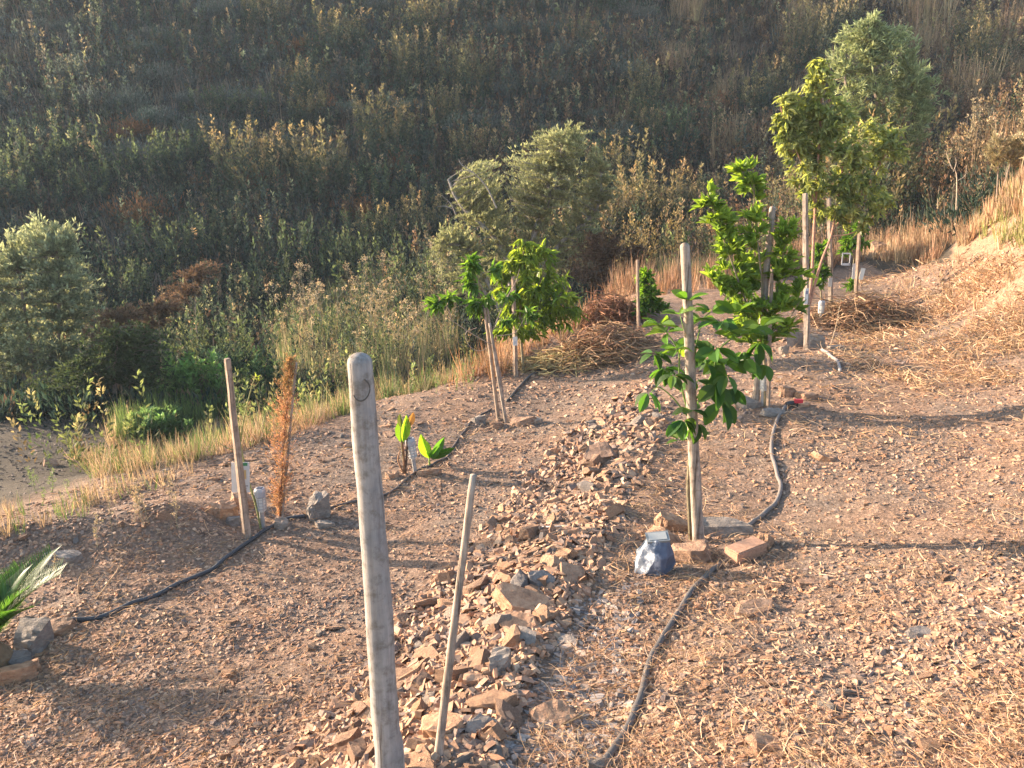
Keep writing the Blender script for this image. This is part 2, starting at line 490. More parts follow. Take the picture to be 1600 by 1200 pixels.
# ------------------------------------------------------------------ stones
def slab_mesh(name, mat, lx, ly, lz, g, n=7, rough=.25):
    """angular broken stone: convex hull of two irregular outlines"""
    bm = bmesh.new()
    ang = [(i + g.uniform(-.38, .38)) / n * 2 * math.pi for i in range(n)]
    rad = [.5 * (1 + g.uniform(-rough, rough * .8)) for i in range(n)]
    tx, ty = g.uniform(-.5, .5, 2)
    for zz, s in ((-.5, .97), (.5, .9)):
        off = g.uniform(-.05, .05, 2)
        for a, r in zip(ang, rad):
            x, y = math.cos(a) * r * s + off[0], math.sin(a) * r * s + off[1]
            bm.verts.new((x * lx, y * ly, (zz + (x * tx + y * ty) * (1 if zz > 0 else .3) + g.uniform(-.05, .05)) * lz))
    for k in range(3):                                   # broken ledges on the sides
        i = int(g.integers(n)); a = ang[i] + .3
        bm.verts.new((math.cos(a) * rad[i] * 1.12 * lx, math.sin(a) * rad[i] * 1.12 * ly, g.uniform(-.35, .2) * lz))
    bmesh.ops.convex_hull(bm, input=bm.verts)
    loose = [v for v in bm.verts if not v.link_faces]
    bmesh.ops.delete(bm, geom=loose, context='VERTS')
    bmesh.ops.dissolve_limit(bm, angle_limit=R(5), verts=bm.verts, edges=bm.edges)
    bmesh.ops.triangulate(bm, faces=bm.faces[:])
    for _ in range(2): bmesh.ops.subdivide_edges(bm, edges=bm.edges[:], cuts=1, use_grid_fill=True)
    bm.normal_update()
    co = np.array([v.co[:] for v in bm.verts]) / max(lx, ly, lz)
    sd = int(g.integers(1, 90))
    dn = vnoise(co[:, 0] * 4 + co[:, 2] * 3, co[:, 1] * 4, sd) + .8 * vnoise(co[:, 0] * 9, co[:, 1] * 9 + co[:, 2] * 14, sd + 1)
    nm = [v.normal.copy() for v in bm.verts]
    for v, q, m_ in zip(bm.verts, dn, nm): v.co += m_ * float(q) * min(lz, ly) * .16
    me = bpy.data.meshes.new(name)
    bm.to_mesh(me); bm.free()
    me.materials.append(mat)
    return me
def slope_rot(x, y):
    e = .08
    hx = (height(np.array([x + e]), np.array([y]))[0] - height(np.array([x - e]), np.array([y]))[0]) / (2 * e)
    hy = (height(np.array([x]), np.array([y + e]))[0] - height(np.array([x]), np.array([y - e]))[0]) / (2 * e)
    return Vector((-hx, -hy, 1)).normalized()
def stone(u, v, lx, ly, lz, label, rz=0, tilt=(0, 0), grey=False, n=7, sink=.25, lift=0., seed=1, rough=.25, cat='stone', name='stone', group=None):
    gg = np.random.default_rng(seed)
    me = slab_mesh(name, M_ROCKG if grey else M_ROCK, lx, ly, lz, gg, n, rough)
    o = bpy.data.objects.new(name, me)
    p = hit1(u, v)
    o.location = (p[0], p[1], p[2] + lz * (.5 - sink - .08) + lift)
    o.rotation_euler = (R(tilt[0]), R(tilt[1]), R(rz))
    col.objects.link(o)
    return tag(o, label, cat, group)

g2 = np.random.default_rng(21)
protos = []
for i in range(14):
    lx = 1.0; ly = g2.uniform(.4, .8); lz = g2.uniform(.07, .26) if i % 4 else g2.uniform(.3, .45)
    protos.append((slab_mesh('broken_stone', M_ROCK if i % 7 else M_ROCKG, lx, ly, lz, g2, int(g2.integers(5, 8)), .3), lz))
def scatter_stones(poly_px, n, smin, smax, label, group, tilt, name='broken_stone', power=2.2, seed=3):
    gg = np.random.default_rng(seed)
    pp = np.array(poly_px, float)
    us, vs = [], []
    while len(us) < n:
        u = gg.uniform(pp[:, 0].min(), pp[:, 0].max(), 400); v = gg.uniform(pp[:, 1].min(), pp[:, 1].max(), 400)
        m = inside(pp, u, v)
        us += list(u[m]); vs += list(v[m])
    h = hit(np.array(us[:n]), np.array(vs[:n]))
    for q in h:
        me, lz = protos[int(gg.integers(len(protos)))]
        o = bpy.data.objects.new(name, me)
        s = smin + (smax - smin) * gg.uniform() ** power
        o.scale = (s, s * gg.uniform(.8, 1.2), s * gg.uniform(.8, 1.3))
        nrm = slope_rot(q[0], q[1])
        nrm = (nrm + Vector(tuple(gg.normal(size=3) * tilt))).normalized()
        qt = nrm.to_track_quat('Z', 'Y')
        o.rotation_mode = 'QUATERNION'
        from mathutils import Quaternion
        o.rotation_quaternion = qt @ Quaternion((0, 0, 1), gg.uniform(0, 6.28))
        o.location = (q[0], q[1], q[2] + lz * s * .22)
        col.objects.link(o)
        tag(o, label, 'stone', group)
BERM_PX = [(420,1210),(520,1100),(620,980),(715,870),(810,760),(885,680),(955,630),(1020,595),(1050,640),(1010,740),(970,820),(930,900),(890,960),(830,1060),(770,1210)]
scatter_stones(BERM_PX, 210, .06, .20, 'broken shale stone lying in the rubble of the berm between the two terraces', 'broken stones of the berm', .45, seed=5)
scatter_stones([(900,1210),(1000,950),(1120,900),(1300,820),(1400,700),(1620,650),(1620,1210)], 55, .04, .11, 'small flat stone lying loose on the upper terrace right of the berm', 'flat stones on the upper terrace', .12, seed=6)
scatter_stones([(-20,1210),(-20,1080),(200,1000),(480,860),(700,760),(820,700),(700,860),(560,1060),(420,1210)], 40, .04, .10, 'small flat stone lying loose on the lower terrace left of the berm', 'flat stones on the lower terrace', .12, seed=8)
scatter_stones([(0,825),(260,735),(520,665),(690,615),(700,650),(520,720),(300,800),(0,900)], 40, .05, .15, 'flat stone along the outer stony rim of the lower terrace', 'stones along the terrace rim', .25, seed=9)

# ------------------------------------------------------------------ gravel and straw (uncountable)
def chips(name, n, region, smin, smax, tilt, label, palette, power=2.5, seed=1, world_box=None):
    gg = np.random.default_rng(seed)
    pp = np.array(region, float)
    U, Vv = [], []
    c = 0
    while c < n:
        u = gg.uniform(pp[:, 0].min(), pp[:, 0].max(), n); v = gg.uniform(pp[:, 1].min(), pp[:, 1].max(), n)
        m = inside(pp, u, v)
        U.append(u[m]); Vv.append(v[m]); c += m.sum()
    h = hit(np.concatenate(U)[:n], np.concatenate(Vv)[:n])
    h = h[gg.uniform(size=len(h)) < .78 + 1.0 * vnoise(h[:, 0] * .9, h[:, 1] * .9, 71) + .7 * vnoise(h[:, 0] * 2.7, h[:, 1] * 2.7, 72)]
    n = len(h)
    k = 6
    a = (np.arange(k)[None] + gg.uniform(-.35, .35, (n, k))) / k * 2 * np.pi
    r = gg.uniform(.35, .62, (n, k))
    size = smin + (smax - smin) * gg.uniform(size=n) ** power
    size *= np.clip(h[:, 1] / 6, .8, 1.5)
    asp = gg.uniform(.3, .8, n); th = gg.uniform(.08, .26, n)
    e = .06
    hx = (height(h[:, 0] + e, h[:, 1]) - height(h[:, 0] - e, h[:, 1])) / (2 * e)
    hy = (height(h[:, 0], h[:, 1] + e) - height(h[:, 0], h[:, 1] - e)) / (2 * e)
    nz = norm(np.stack([-hx, -hy, np.ones(n)], -1) + gg.normal(size=(n, 3)) * tilt)
    x = norm(np.cross(nz, rnd_dir(n, gg))); y = np.cross(nz, x)
    lx = (np.cos(a) * r * size[:, None])[..., None]; ly = (np.sin(a) * r * (size * asp)[:, None])[..., None]
    ctr = h + nz * (size * th * .35)[:, None]
    low = ctr[:, None] + x[:, None] * lx * 1.05 + y[:, None] * ly * 1.05 - nz[:, None] * (size * th * .6)[:, None, None]
    zt = gg.uniform(.25, .6, (n, k, 1))
    top = ctr[:, None] + x[:, None] * lx * .92 + y[:, None] * ly * .92 + nz[:, None] * (size * th)[:, None, None] * zt
    V = np.concatenate([low, top], 1).reshape(-1, 3)
    j = np.arange(k); j2 = (j + 1) % k
    side = np.stack([j, j2, j2 + k, j + k], -1)
    topf = np.array([[k, k + 1, k + 2, k + 3], [k, k + 3, k + 4, k + 5]])
    f = np.concatenate([side, topf])
    F = (np.arange(n) * 2 * k)[:, None, None] + f[None]
    pal = np.array(palette)
    c = pal[gg.integers(len(pal), size=n)] * gg.uniform(.7, 1.25, (n, 1))
    mb = MB(); mb.add(V, F.reshape(-1, 4), np.repeat(c, 2 * k, axis=0))
    o = mb.build(name, M_CHIP)
    return tag(o, label, 'gravel', kind='stuff')
PAL_WARM = [(.31, .178, .105), (.35, .205, .122), (.24, .142, .09), (.37, .232, .142), (.20, .14, .105), (.32, .165, .09), (.40, .265, .17), (.17, .125, .10), (.26, .15, .095)]
PAL_SHADE = [(.20, .17, .15), (.25, .21, .18), (.30, .22, .17), (.16, .14, .13), (.30, .21, .15)]  # greys put in for the shade of the berm
UPPER_PX = [(780,1290),(860,1060),(960,860),(1010,720),(1050,600),(1060,500),(1150,450),(1350,412),(1480,412),(1600,440),(1820,520),(2150,620),(2150,1290)]
LOWER_PX = [(-380,1290),(-380,930),(-120,850),(0,804),(250,714),(500,642),(700,592),(850,504),(960,455),(1050,520),(1040,600),(960,680),(860,800),(700,960),(560,1130),(460,1290)]
chips('gravel', 76000, UPPER_PX, .010, .058, .36, 'shale chips and gravel strewn over the upper terrace', PAL_WARM, 3.0, 31)
chips('gravel', 74000, LOWER_PX, .010, .050, .36, 'shale chips and gravel strewn over the lower terrace', PAL_WARM, 3.0, 32)
chips('gravel', 15000, BERM_PX, .02, .12, .55, 'broken shale rubble heaped along the berm', PAL_WARM, 2.4, 33)
chips('gravel', 1500, [(700,1290),(800,1050),(880,950),(1000,900),(1010,1000),(960,1200),(940,1290)], .02, .085, .18, 'flat shale flakes right of the berm, its shade put into their grey colour', PAL_SHADE, 2.2, 34)

def straw(name, n, region, lmin, lmax, w, label, palette, lift=.012, seed=1, up=.15):
    gg = np.random.default_rng(seed)
    pp = np.array(region, float)
    U, Vv, c = [], [], 0
    while c < n:
        u = gg.uniform(pp[:, 0].min(), pp[:, 0].max(), n); v = gg.uniform(pp[:, 1].min(), pp[:, 1].max(), n)
        m = inside(pp, u, v); U.append(u[m]); Vv.append(v[m]); c += m.sum()
    h = hit(np.concatenate(U)[:n], np.concatenate(Vv)[:n]); n = len(h)
    keep = 1.6 * vnoise(h[:, 0] * 1.0, h[:, 1] * 1.0, 44) + .8 * vnoise(h[:, 0] * 3.1, h[:, 1] * 3.1, 45) + gg.uniform(-.3, .3, n) > -.02
    h = h[keep]; n = len(h)
    d = gg.normal(size=(n, 3)); d[:, 2] = np.abs(d[:, 2]) * up; d = norm(d)
    mb = MB()
    L = gg.uniform(lmin, lmax, n) * np.clip(h[:, 1] / 6, .8, 1.4)
    pal = np.array(palette)
    place(mb, BENT, h + np.array([0, 0, lift]) * gg.uniform(.2, 1.3, (n, 1)), d, np.tile([0, 0, .7], (n, 1)) + gg.normal(size=(n, 3)) * [1, 1, .25], L, w * gg.uniform(.6, 1.5, n) * np.clip(h[:, 1] / 5, .7, 2.2), pal[gg.integers(len(pal), size=n)] * gg.uniform(.8, 1.2, (n, 1)))
    return tag(mb.build(name, M_DRY), label, 'straw', kind='stuff')
PAL_STRAW = [(.40, .26, .155), (.46, .32, .20), (.33, .20, .12), (.28, .17, .105), (.50, .37, .25)]
straw('straw_litter', 25000, UPPER_PX, .04, .19, .0035, 'dry straw and twig litter over the upper terrace', PAL_STRAW, seed=51)
straw('straw_litter', 9500, LOWER_PX, .04, .14, .0032, 'dry straw and twig litter over the lower terrace', PAL_STRAW, seed=52)

# ------------------------------------------------------------------ far hillside scrub
def hill_points(n, u0, u1, v0, v1, seed, zone=None):
    """points spread over the far hillside and the gully floor (ground only, off-frame margins included)"""
    gg = np.random.default_rng(seed)
    h = hit(gg.uniform(u0, u1, n), gg.uniform(v0, v1, n))
    ok = ~inside(TERR, h[:, 0], h[:, 1])
    d, _ = seg_dist(h[:, 0], h[:, 1], list(TERR[2:19]))
    return h[ok & (d > 1.5) & (h[:, 1] > 9)]
def zone_tint(h, gg, kinds):
    pass
G_DARK, G_OLIVE, G_GREY, G_BROWN, G_RUST, G_STRAW, G_PALE = (.024, .044, .034), (.054, .072, .046), (.072, .088, .088), (.098, .066, .048), (.17, .095, .055), (.32, .22, .125), (.24, .235, .13)

def spires(mb, base, hgt, rad, tint, tip, K, leaf, gg, lean=.15):
    """upright leafy shoots: K leaves up each shoot, tips brightened to stand for sunlight"""
    n = len(base)
    t = np.sort(gg.uniform(.08, 1, (n, K)) ** .8, axis=1)
    ax = norm(np.stack([gg.normal(size=n) * lean, gg.normal(size=n) * lean, np.ones(n)], -1))
    a = gg.uniform(0, 6.283, (n, K))
    rd = np.stack([np.cos(a), np.sin(a), np.zeros_like(a)], -1)
    wd = (rad[:, None] * (1.05 - t) * gg.uniform(.2, 1, (n, K)))[..., None]
    pos = base[:, None] + ax[:, None] * (hgt[:, None] * t)[..., None] + rd * wd
    d = norm(ax[:, None] * gg.uniform(.5, 1.4, (n, K, 1)) + rd * .8 + gg.normal(size=(n, K, 3)) * .25)
    up = gg.normal(size=(n, K, 3))
    m = np.clip((t - .55) / .4, 0, 1)[..., None] * gg.uniform(.3, 1, (n, 1, 1))
    c = tint[:, None] * (1 - m) + tip[:, None] * m * 1.4  # sunlit tips painted in by the brighter tip colour
    c = c * gg.uniform(.7, 1.35, (n, K, 1))
    L = (leaf[:, None] * gg.uniform(.7, 1.3, (n, K))).ravel()
    place(mb, RHOMB, pos.reshape(-1, 3), d.reshape(-1, 3), up.reshape(-1, 3), L, L * .42, c.reshape(-1, 3))
def tufts(mb, base, hgt, spread, tint, K, w, gg, lean=.5):
    n = len(base)
    a = gg.uniform(0, 6.283, (n, K)); q = gg.uniform(0, 1, (n, K)) ** .5
    rd = np.stack([np.cos(a), np.sin(a), np.zeros_like(a)], -1)
    pos = base[:, None] + rd * (q * spread[:, None])[..., None] * .6
    d = norm(rd * (lean * gg.uniform(.1, 1.2, (n, K)))[..., None] + np.array([0, 0, 1.]) + gg.normal(size=(n, K, 3)) * .12)
    L = (hgt[:, None] * gg.uniform(.5, 1.1, (n, K))).ravel()
    c = tint[:, None] * gg.uniform(.7, 1.3, (n, K, 1))
    place(mb, STRIP, pos.reshape(-1, 3), d.reshape(-1, 3), rd.reshape(-1, 3) + gg.normal(size=(n * K, 3)) * .3, L, w * gg.uniform(.6, 1.4, n * K), c.reshape(-1, 3))
def mounds(mb, base, rad, tint, tip, K, leaf, gg, flat=.8, thin=.4, shell=.35):
    """rounded bushes of small leaves and twigs, denser to the outside"""
    n = len(base)
    dr = rnd_dir(n * K, gg).reshape(n, K, 3); dr[..., 2] = np.abs(dr[..., 2])
    lump = 1 + .28 * np.sin(dr[..., 0] * 5 + gg.uniform(0, 6, (n, 1))) * np.sin(dr[..., 1] * 5 + gg.uniform(0, 6, (n, 1))) + .15 * gg.normal(size=(n, K))
    q = gg.uniform(shell, 1, (n, K)) ** .5
    r = (rad[:, None] * q * lump)[..., None]
    sc = np.array([1, 1, flat])
    pos = base[:, None] + dr * r * sc
    d = norm(dr + np.array([0, 0, .7]) + gg.normal(size=(n, K, 3)) * .45)
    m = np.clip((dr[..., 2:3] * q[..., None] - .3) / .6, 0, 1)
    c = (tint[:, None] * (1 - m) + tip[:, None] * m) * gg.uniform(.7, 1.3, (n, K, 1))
    L = (leaf[:, None] * gg.uniform(.6, 1.4, (n, K))).ravel()
    place(mb, RHOMB, pos.reshape(-1, 3), d.reshape(-1, 3), gg.normal(size=(n * K, 3)), L, L * thin, c.reshape(-1, 3))
def pick(cols, prob, n, gg):
    c = np.array(cols)
    return c[gg.choice(len(c), size=n, p=np.array(prob) / np.sum(prob))] * gg.uniform(.75, 1.25, (n, 1))

def hill_zone(h):
    """plants change over the slope: greener low and left, drier and browner up and to the right, part of that brown painted sunlight"""
    X, Y = h[:, 0], h[:, 1]
    a = np.clip(.42 + X / 17 + .9 * vnoise(X * .13, Y * .13, 61), 0, 1)
    b = np.clip((Y - 19) / 16 + .8 * vnoise(X * .16, Y * .16, 62), 0, 1)
    return a, b
gg = np.random.default_rng(101)
# tall upright scrub
h = hill_points(32000, -250, 1850, -60, 640, 102)
a, b = hill_zone(h)
dens = .42 + 1.35 * vnoise(h[:, 0] * .33, h[:, 1] * .33, 63) + .35 * (1 - b) + .25 * a
h = h[gg.uniform(size=len(h)) < np.clip(dens, .06, 1) * np.clip((h[:, 1] - 12.5) / 5, .12, 1)]
a, b = hill_zone(h); n = len(h)
w = gg.uniform(size=n)
base_t = np.where((w < a)[:, None], pick([G_BROWN, G_OLIVE, G_DARK, G_RUST], [5, 1.6, 1.2, 1.8], n, gg), np.where((gg.uniform(size=n) < b)[:, None], pick([G_GREY, G_OLIVE, G_BROWN], [3, 2, 1], n, gg), pick([G_DARK, G_OLIVE, G_GREY], [5, 2.5, .6], n, gg)))
tip_t = np.where((w < a)[:, None], pick([G_STRAW, G_RUST, G_PALE, G_BROWN], [3.2, 2.2, 1, 2], n, gg), pick([G_OLIVE, G_PALE, G_BROWN, G_STRAW], [4.5, 1.1, 1.4, .9], n, gg))  # warmer tints to the right also stand for the sunlit slope
mb = MB()
hg = gg.uniform(.45, 1.5, n) * (1 + .9 * vnoise(h[:, 0] * .42, h[:, 1] * .42, 64))
spires(mb, h - np.array([0, 0, .05]), hg, .07 + .07 * gg.uniform(size=n), base_t, tip_t, 40, (.088 + .035 * gg.uniform(size=n)) * np.clip(h[:, 1] / 27, .5, 1.1), gg, .12)
tag(mb.build('hillside_scrub', M_SCRUB), 'dense mass of upright scrub covering the shaded far hillside', 'scrub', kind='stuff')
# low twiggy undergrowth
h = hill_points(5200, -250, 1850, -60, 660, 103)
a, b = hill_zone(h); n = len(h)
mb = MB()
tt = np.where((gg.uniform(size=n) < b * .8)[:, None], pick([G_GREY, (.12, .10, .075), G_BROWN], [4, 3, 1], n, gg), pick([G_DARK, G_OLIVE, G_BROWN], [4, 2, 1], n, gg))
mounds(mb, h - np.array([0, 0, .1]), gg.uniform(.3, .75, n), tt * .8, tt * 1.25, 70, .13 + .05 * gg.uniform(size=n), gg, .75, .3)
tag(mb.build('undergrowth', M_SCRUB), 'low twiggy undergrowth between the shrubs of the far hillside', 'undergrowth', kind='stuff')
# thin dry grass
h = hill_points(6500, -250, 1850, -60, 560, 104)
a, b = hill_zone(h)
h = h[gg.uniform(size=len(h)) < np.clip(.15 + .7 * b + .3 * a, 0, 1)]; n = len(h)
mb = MB()
tufts(mb, h, gg.uniform(.35, .95, n), gg.uniform(.15, .4, n), pick([(.24, .18, .12), (.20, .165, .13), (.25, .175, .125), G_GREY], [2, 3, 2, 2], n, gg), 16, .02, gg, .45)
tag(mb.build('dry_grass', M_DRY), 'thin dry grass among the scrub of the far hillside', 'grass', kind='stuff')

# single shrubs that stand out of the hillside: a few of each kind built, the rest copies
def shrub_proto(name, kind, seed):
    gg = np.random.default_rng(seed)
    root = empty(name, (0, 0, 0), 'x', 'shrub')
    mb = MB()
    if kind == 'rust':
        n = 26
        bs = np.stack([gg.normal(size=n) * .42, gg.normal(size=n) * .42, gg.uniform(-.05, .25, n)], -1)
        mounds(mb, bs, gg.uniform(.22, .42, n), tints(G_RUST, n) * .8, tints((.30, .14, .07), n), 95, np.full(n, .10), gg, 1.2, .3)
    elif kind == 'spired':
        n = 60
        bs = np.stack([gg.normal(size=n) * .35, gg.normal(size=n) * .35, np.zeros(n)], -1)
        spires(mb, bs, gg.uniform(.7, 1.75, n), np.full(n, .13), tints(G_OLIVE, n), tints((.24, .175, .085), n), 60, np.full(n, .075), gg, .17)
    elif kind == 'grey':
        n = 16
        bs = np.stack([gg.normal(size=n) * .42, gg.normal(size=n) * .42, gg.uniform(0, .2, n)], -1)
        mounds(mb, bs, gg.uniform(.3, .5, n), tints((.095, .108, .095), n), tints((.16, .17, .145), n), 300, np.full(n, .065), gg, .9, .26)
    elif kind == 'dark':
        n = 80
        bs = np.stack([gg.normal(size=n) * .42, gg.normal(size=n) * .42, np.zeros(n)], -1)
        spires(mb, bs, gg.uniform(.45, 1.25, n), np.full(n, .12), tints(G_DARK, n), tints((.10, .115, .05), n), 46, np.full(n, .062), gg, .2)
    elif kind == 'straw':
        n = 40
        bs = np.stack([gg.normal(size=n) * .3, gg.normal(size=n) * .3, np.zeros(n)], -1)
        tufts(mb, bs, gg.uniform(.7, 1.35, n), gg.uniform(.1, .3, n), tints((.33, .235, .14), n), 26, .014, gg, .3)
        spires(mb, bs[:20], gg.uniform(.9, 1.4, 20), np.full(20, .1), tints((.25, .17, .1), 20), tints((.36, .27, .17), 20), 16, np.full(20, .06), gg, .25)
    mb.build('foliage', M_DRY if kind == 'straw' else M_SCRUB, root)
    st = MB()
    for i in range(7):
        e = np.array([gg.normal() * .35, gg.normal() * .35, gg.uniform(.4, .9)])
        add_tube(st, smooth_line([(0, 0, -.1), e * .5 + gg.normal(size=3) * .06, e], 3), np.linspace(.022, .006, 7), 4, (.13, .10, .075), False)
    st.build('stem', M_BARK, root)
    return root
def copy_tree(o, parent=None):
    c = o.copy(); col.objects.link(c)
    if parent is not None: c.parent = parent
    for ch in list(o.children): copy_tree(ch, c)
    return c
def shrub_kind(kind, n, reg, label, group, smin, smax, seed):
    gg = np.random.default_rng(seed)
    ps = [shrub_proto('hillside_shrub', kind, seed + i) for i in range(3)]
    h = hill_points(n * 40, *reg, seed + 9)
    gg.shuffle(h)
    chosen = []
    for q in h:                                       # keep them apart, as separate bushes
        if all((q[0] - c[0]) ** 2 + (q[1] - c[1]) ** 2 > 1.1 for c in chosen): chosen.append(q)
        if len(chosen) == n: break
    for i, q in enumerate(chosen):
        o = ps[i] if i < 3 else copy_tree(ps[i % 3])
        o.location = (q[0], q[1], q[2] - .08)
        o.rotation_euler = (0, 0, gg.uniform(0, 6.28))
        s = gg.uniform(smin, smax); o.scale = (s, s, s * gg.uniform(.85, 1.2))
        o['label'] = label; o['group'] = group
shrub_kind('spired', 46, (380, 1650, -20, 430), 'olive and amber tipped upright shrub standing out of the scrub on the far hillside', 'upright shrubs on the far hillside', .9, 1.6, 300)
shrub_kind('grey', 56, (-50, 1000, -20, 260), 'grey rounded twiggy bush high on the far hillside', 'grey bushes on the far hillside', .8, 1.5, 320)
shrub_kind('rust', 30, (150, 1500, 60, 520), 'rust brown dried-up shrub among the green scrub of the far hillside', 'rust brown shrubs on the far hillside', .6, 1.2, 340)
shrub_kind('dark', 40, (-50, 1100, 180, 620), 'dark green dense bush low on the far hillside', 'dark green bushes at the foot of the far hillside', .9, 1.6, 360)
shrub_kind('straw', 26, (1000, 1650, -20, 300), 'straw coloured dry clump on the right of the far hillside', 'dry straw clumps on the far hillside', .9, 1.6, 380)

# ------------------------------------------------------------------ grass and weeds of the terrace edge and the bank
def poly_points(region, n, seed):
    gg = np.random.default_rng(seed)
    pp = np.array(region, float)
    U, Vv, c = [], [], 0
    while c < n:
        u = gg.uniform(pp[:, 0].min(), pp[:, 0].max(), n * 2); v = gg.uniform(pp[:, 1].min(), pp[:, 1].max(), n * 2)
        m = inside(pp, u, v); U.append(u[m]); Vv.append(v[m]); c += m.sum()
    return hit(np.concatenate(U)[:n], np.concatenate(Vv)[:n])
def grass(name, region, n, hmin, hmax, cols, prob, K, w, label, seed, lean=.35, clump=1.0, mat=None):
    gg = np.random.default_rng(seed)
    h = poly_points(region, n, seed)
    k = vnoise(h[:, 0] * 1.6, h[:, 1] * 1.6, seed) + gg.uniform(-.5, .5, n) > -.25 * clump
    h = h[k]; n = len(h)
    mb = MB()
    tufts(mb, h - np.array([0, 0, .01]), gg.uniform(hmin, hmax, n), gg.uniform(.05, .16, n), pick(cols, prob, n, gg), K, w, gg, lean)
    return tag(mb.build(name, mat or M_DRY), label, 'grass', kind='stuff')
GREEN1, GREEN2, STRAW1, STRAW2, TAWNY = (.13, .19, .06), (.09, .135, .055), (.40, .30, .195), (.34, .25, .165), (.34, .21, .135)
grass('edge_grass', [(150,748),(110,715),(250,690),(380,660),(470,625),(540,600),(560,640),(430,690),(300,722)], 700, .10, .30, [STRAW1, STRAW2, GREEN1, TAWNY, (.20,.22,.09)], [3, 3, 2.4, 1.6, 2], 16, .006, 'straw yellow grass with green shoots along the left edge of the lower terrace', 201, .7, 1.6)
grass('edge_grass', [(-60,830),(0,795),(150,745),(300,715),(330,740),(180,785),(0,850)], 110, .08, .22, [STRAW1, STRAW2, GREEN1], [3, 3, 2], 14, .005, 'sparse dry grass on the stony rim at the far left', 202)
grass('gully_grass', [(170,700),(190,650),(270,600),(330,575),(480,585),(520,600),(400,650),(240,690)], 380, .25, .6, [GREEN1, GREEN2, STRAW2, (.17,.22,.07)], [4, 3, 1.4, 2], 20, .011, 'green grass in the gully left of the lower terrace', 203, .3, 1, M_SCRUB)
grass('gully_grass', [(430,620),(440,520),(560,470),(700,470),(720,590),(600,622)], 1500, .4, 1.1, [STRAW1, (.15,.20,.08), (.30,.28,.16), (.38,.30,.19), (.17,.24,.08)], [3, 2.5, 3, 3, 2], 20, .011, 'tall pale grass and weeds rising from the gully behind the terrace', 204, .25, 1, M_SCRUB)
grass('edge_grass', [(690,610),(700,560),(800,520),(900,490),(1000,440),(1060,450),(980,500),(860,540),(780,590)], 240, .15, .45, [TAWNY, STRAW2, (.36,.20,.11)], [3, 2, 2], 18, .008, 'reddish dry grass along the far edge of the lower terrace', 205)
grass('bank_grass', [(1350,405),(1330,345),(1420,315),(1520,300),(1600,285),(1700,290),(1650,330),(1560,345),(1500,390),(1440,415)], 1100, .12, .42, [TAWNY, STRAW1, STRAW2, (.36,.23,.14)], [3, 3, 2, 2], 20, .012, 'tawny dry grass on the slope behind the upper terrace', 206)
grass('bank_grass', [(1470,330),(1560,300),(1700,270),(1760,330),(1640,400),(1560,390),(1500,350)], 300, .12, .34, [(.22,.24,.08), (.28,.26,.11), STRAW1], [3, 3, 2], 16, .010, 'yellow green grass on the orange bank at the right', 207, .5)
grass('bank_grass', [(1380,470),(1400,420),(1500,400),(1560,420),(1700,400),(1800,520),(1600,560),(1480,480)], 300, .06, .22, [STRAW1, TAWNY, STRAW2], [3, 2, 2], 12, .007, 'short straw at the foot of the orange bank', 208, .8)
grass('edge_grass', [(930,470),(980,420),(1100,420),(1200,390),(1330,380),(1350,410),(1200,440),(1060,460)], 420, .2, .6, [TAWNY, (.30,.18,.11), STRAW2, (.22,.15,.1)], [3, 3, 1, 2], 18, .012, 'russet dry grass beyond the far end of the terraces', 209)
straw('straw_litter', 9000, [(1330,420),(1460,410),(1560,400),(1720,430),(1720,700),(1500,640),(1300,560)], .05, .17, .005, 'thick straw litter at the foot of the bank', PAL_STRAW, .03, 53, .35)
chips('gravel', 3500, [(1400,460),(1500,400),(1550,330),(1700,280),(1800,400),(1800,600),(1600,560)], .015, .06, .4, 'clods and stones on the orange bank', [(.30,.18,.11),(.36,.22,.14),(.25,.155,.10)], 2.5, 35)

# growth just over the terrace rim, on the slope that falls to the gully
def rim_points(n, d0, d1, a0, a1, seed):
    gg = np.random.default_rng(seed)
    ln = np.array(TERR[2:16])[:, :2]
    t = gg.uniform(a0, a1, n) * (len(ln) - 1); k = np.minimum(t.astype(int), len(ln) - 2)
    p = ln[k] + (ln[k + 1] - ln[k]) * (t - k)[:, None]
    d = ln[k + 1] - ln[k]; nn = norm(np.stack([-d[:, 1], d[:, 0]], -1))
    p = p + nn * gg.uniform(d0, d1, n)[:, None]
    return np.stack([p[:, 0], p[:, 1], height(p[:, 0], p[:, 1])], -1)
gg = np.random.default_rng(230)
mb = MB()
h = rim_points(1300, .35, 2.4, .34, .95, 231); n = len(h)
h = h[vnoise(h[:, 0] * 1.3, h[:, 1] * 1.3, 232) + gg.uniform(-.4, .4, n) > -.2]; n = len(h)
tufts(mb, h, gg.uniform(.12, .42, n), gg.uniform(.06, .2, n), pick([GREEN2, STRAW2, (.20, .18, .10), (.24, .17, .11), GREEN1], [2, 3, 3, 2.4, 1.6], n, gg), 22, .008, gg, .45)
tag(mb.build('rim_grass', M_SCRUB), 'mixed green and straw grass on the slope just over the rim of the lower terrace', 'grass', kind='stuff')
mb = MB()
h = rim_points(200, 1.4, 4.5, .34, .9, 233); n = len(h)
spires(mb, h, gg.uniform(.5, 1.25, n), np.full(n, .12), pick([(.07, .10, .035), (.11, .12, .05), (.13, .09, .05)], [3, 3, 1.5], n, gg), pick([(.16, .19, .07), (.27, .22, .12)], [2, 1.5], n, gg), 34, np.full(n, .075), gg, .2)
tag(mb.build('rim_scrub', M_SCRUB), 'low leafy scrub between the lower terrace and the gully floor', 'scrub', kind='stuff')

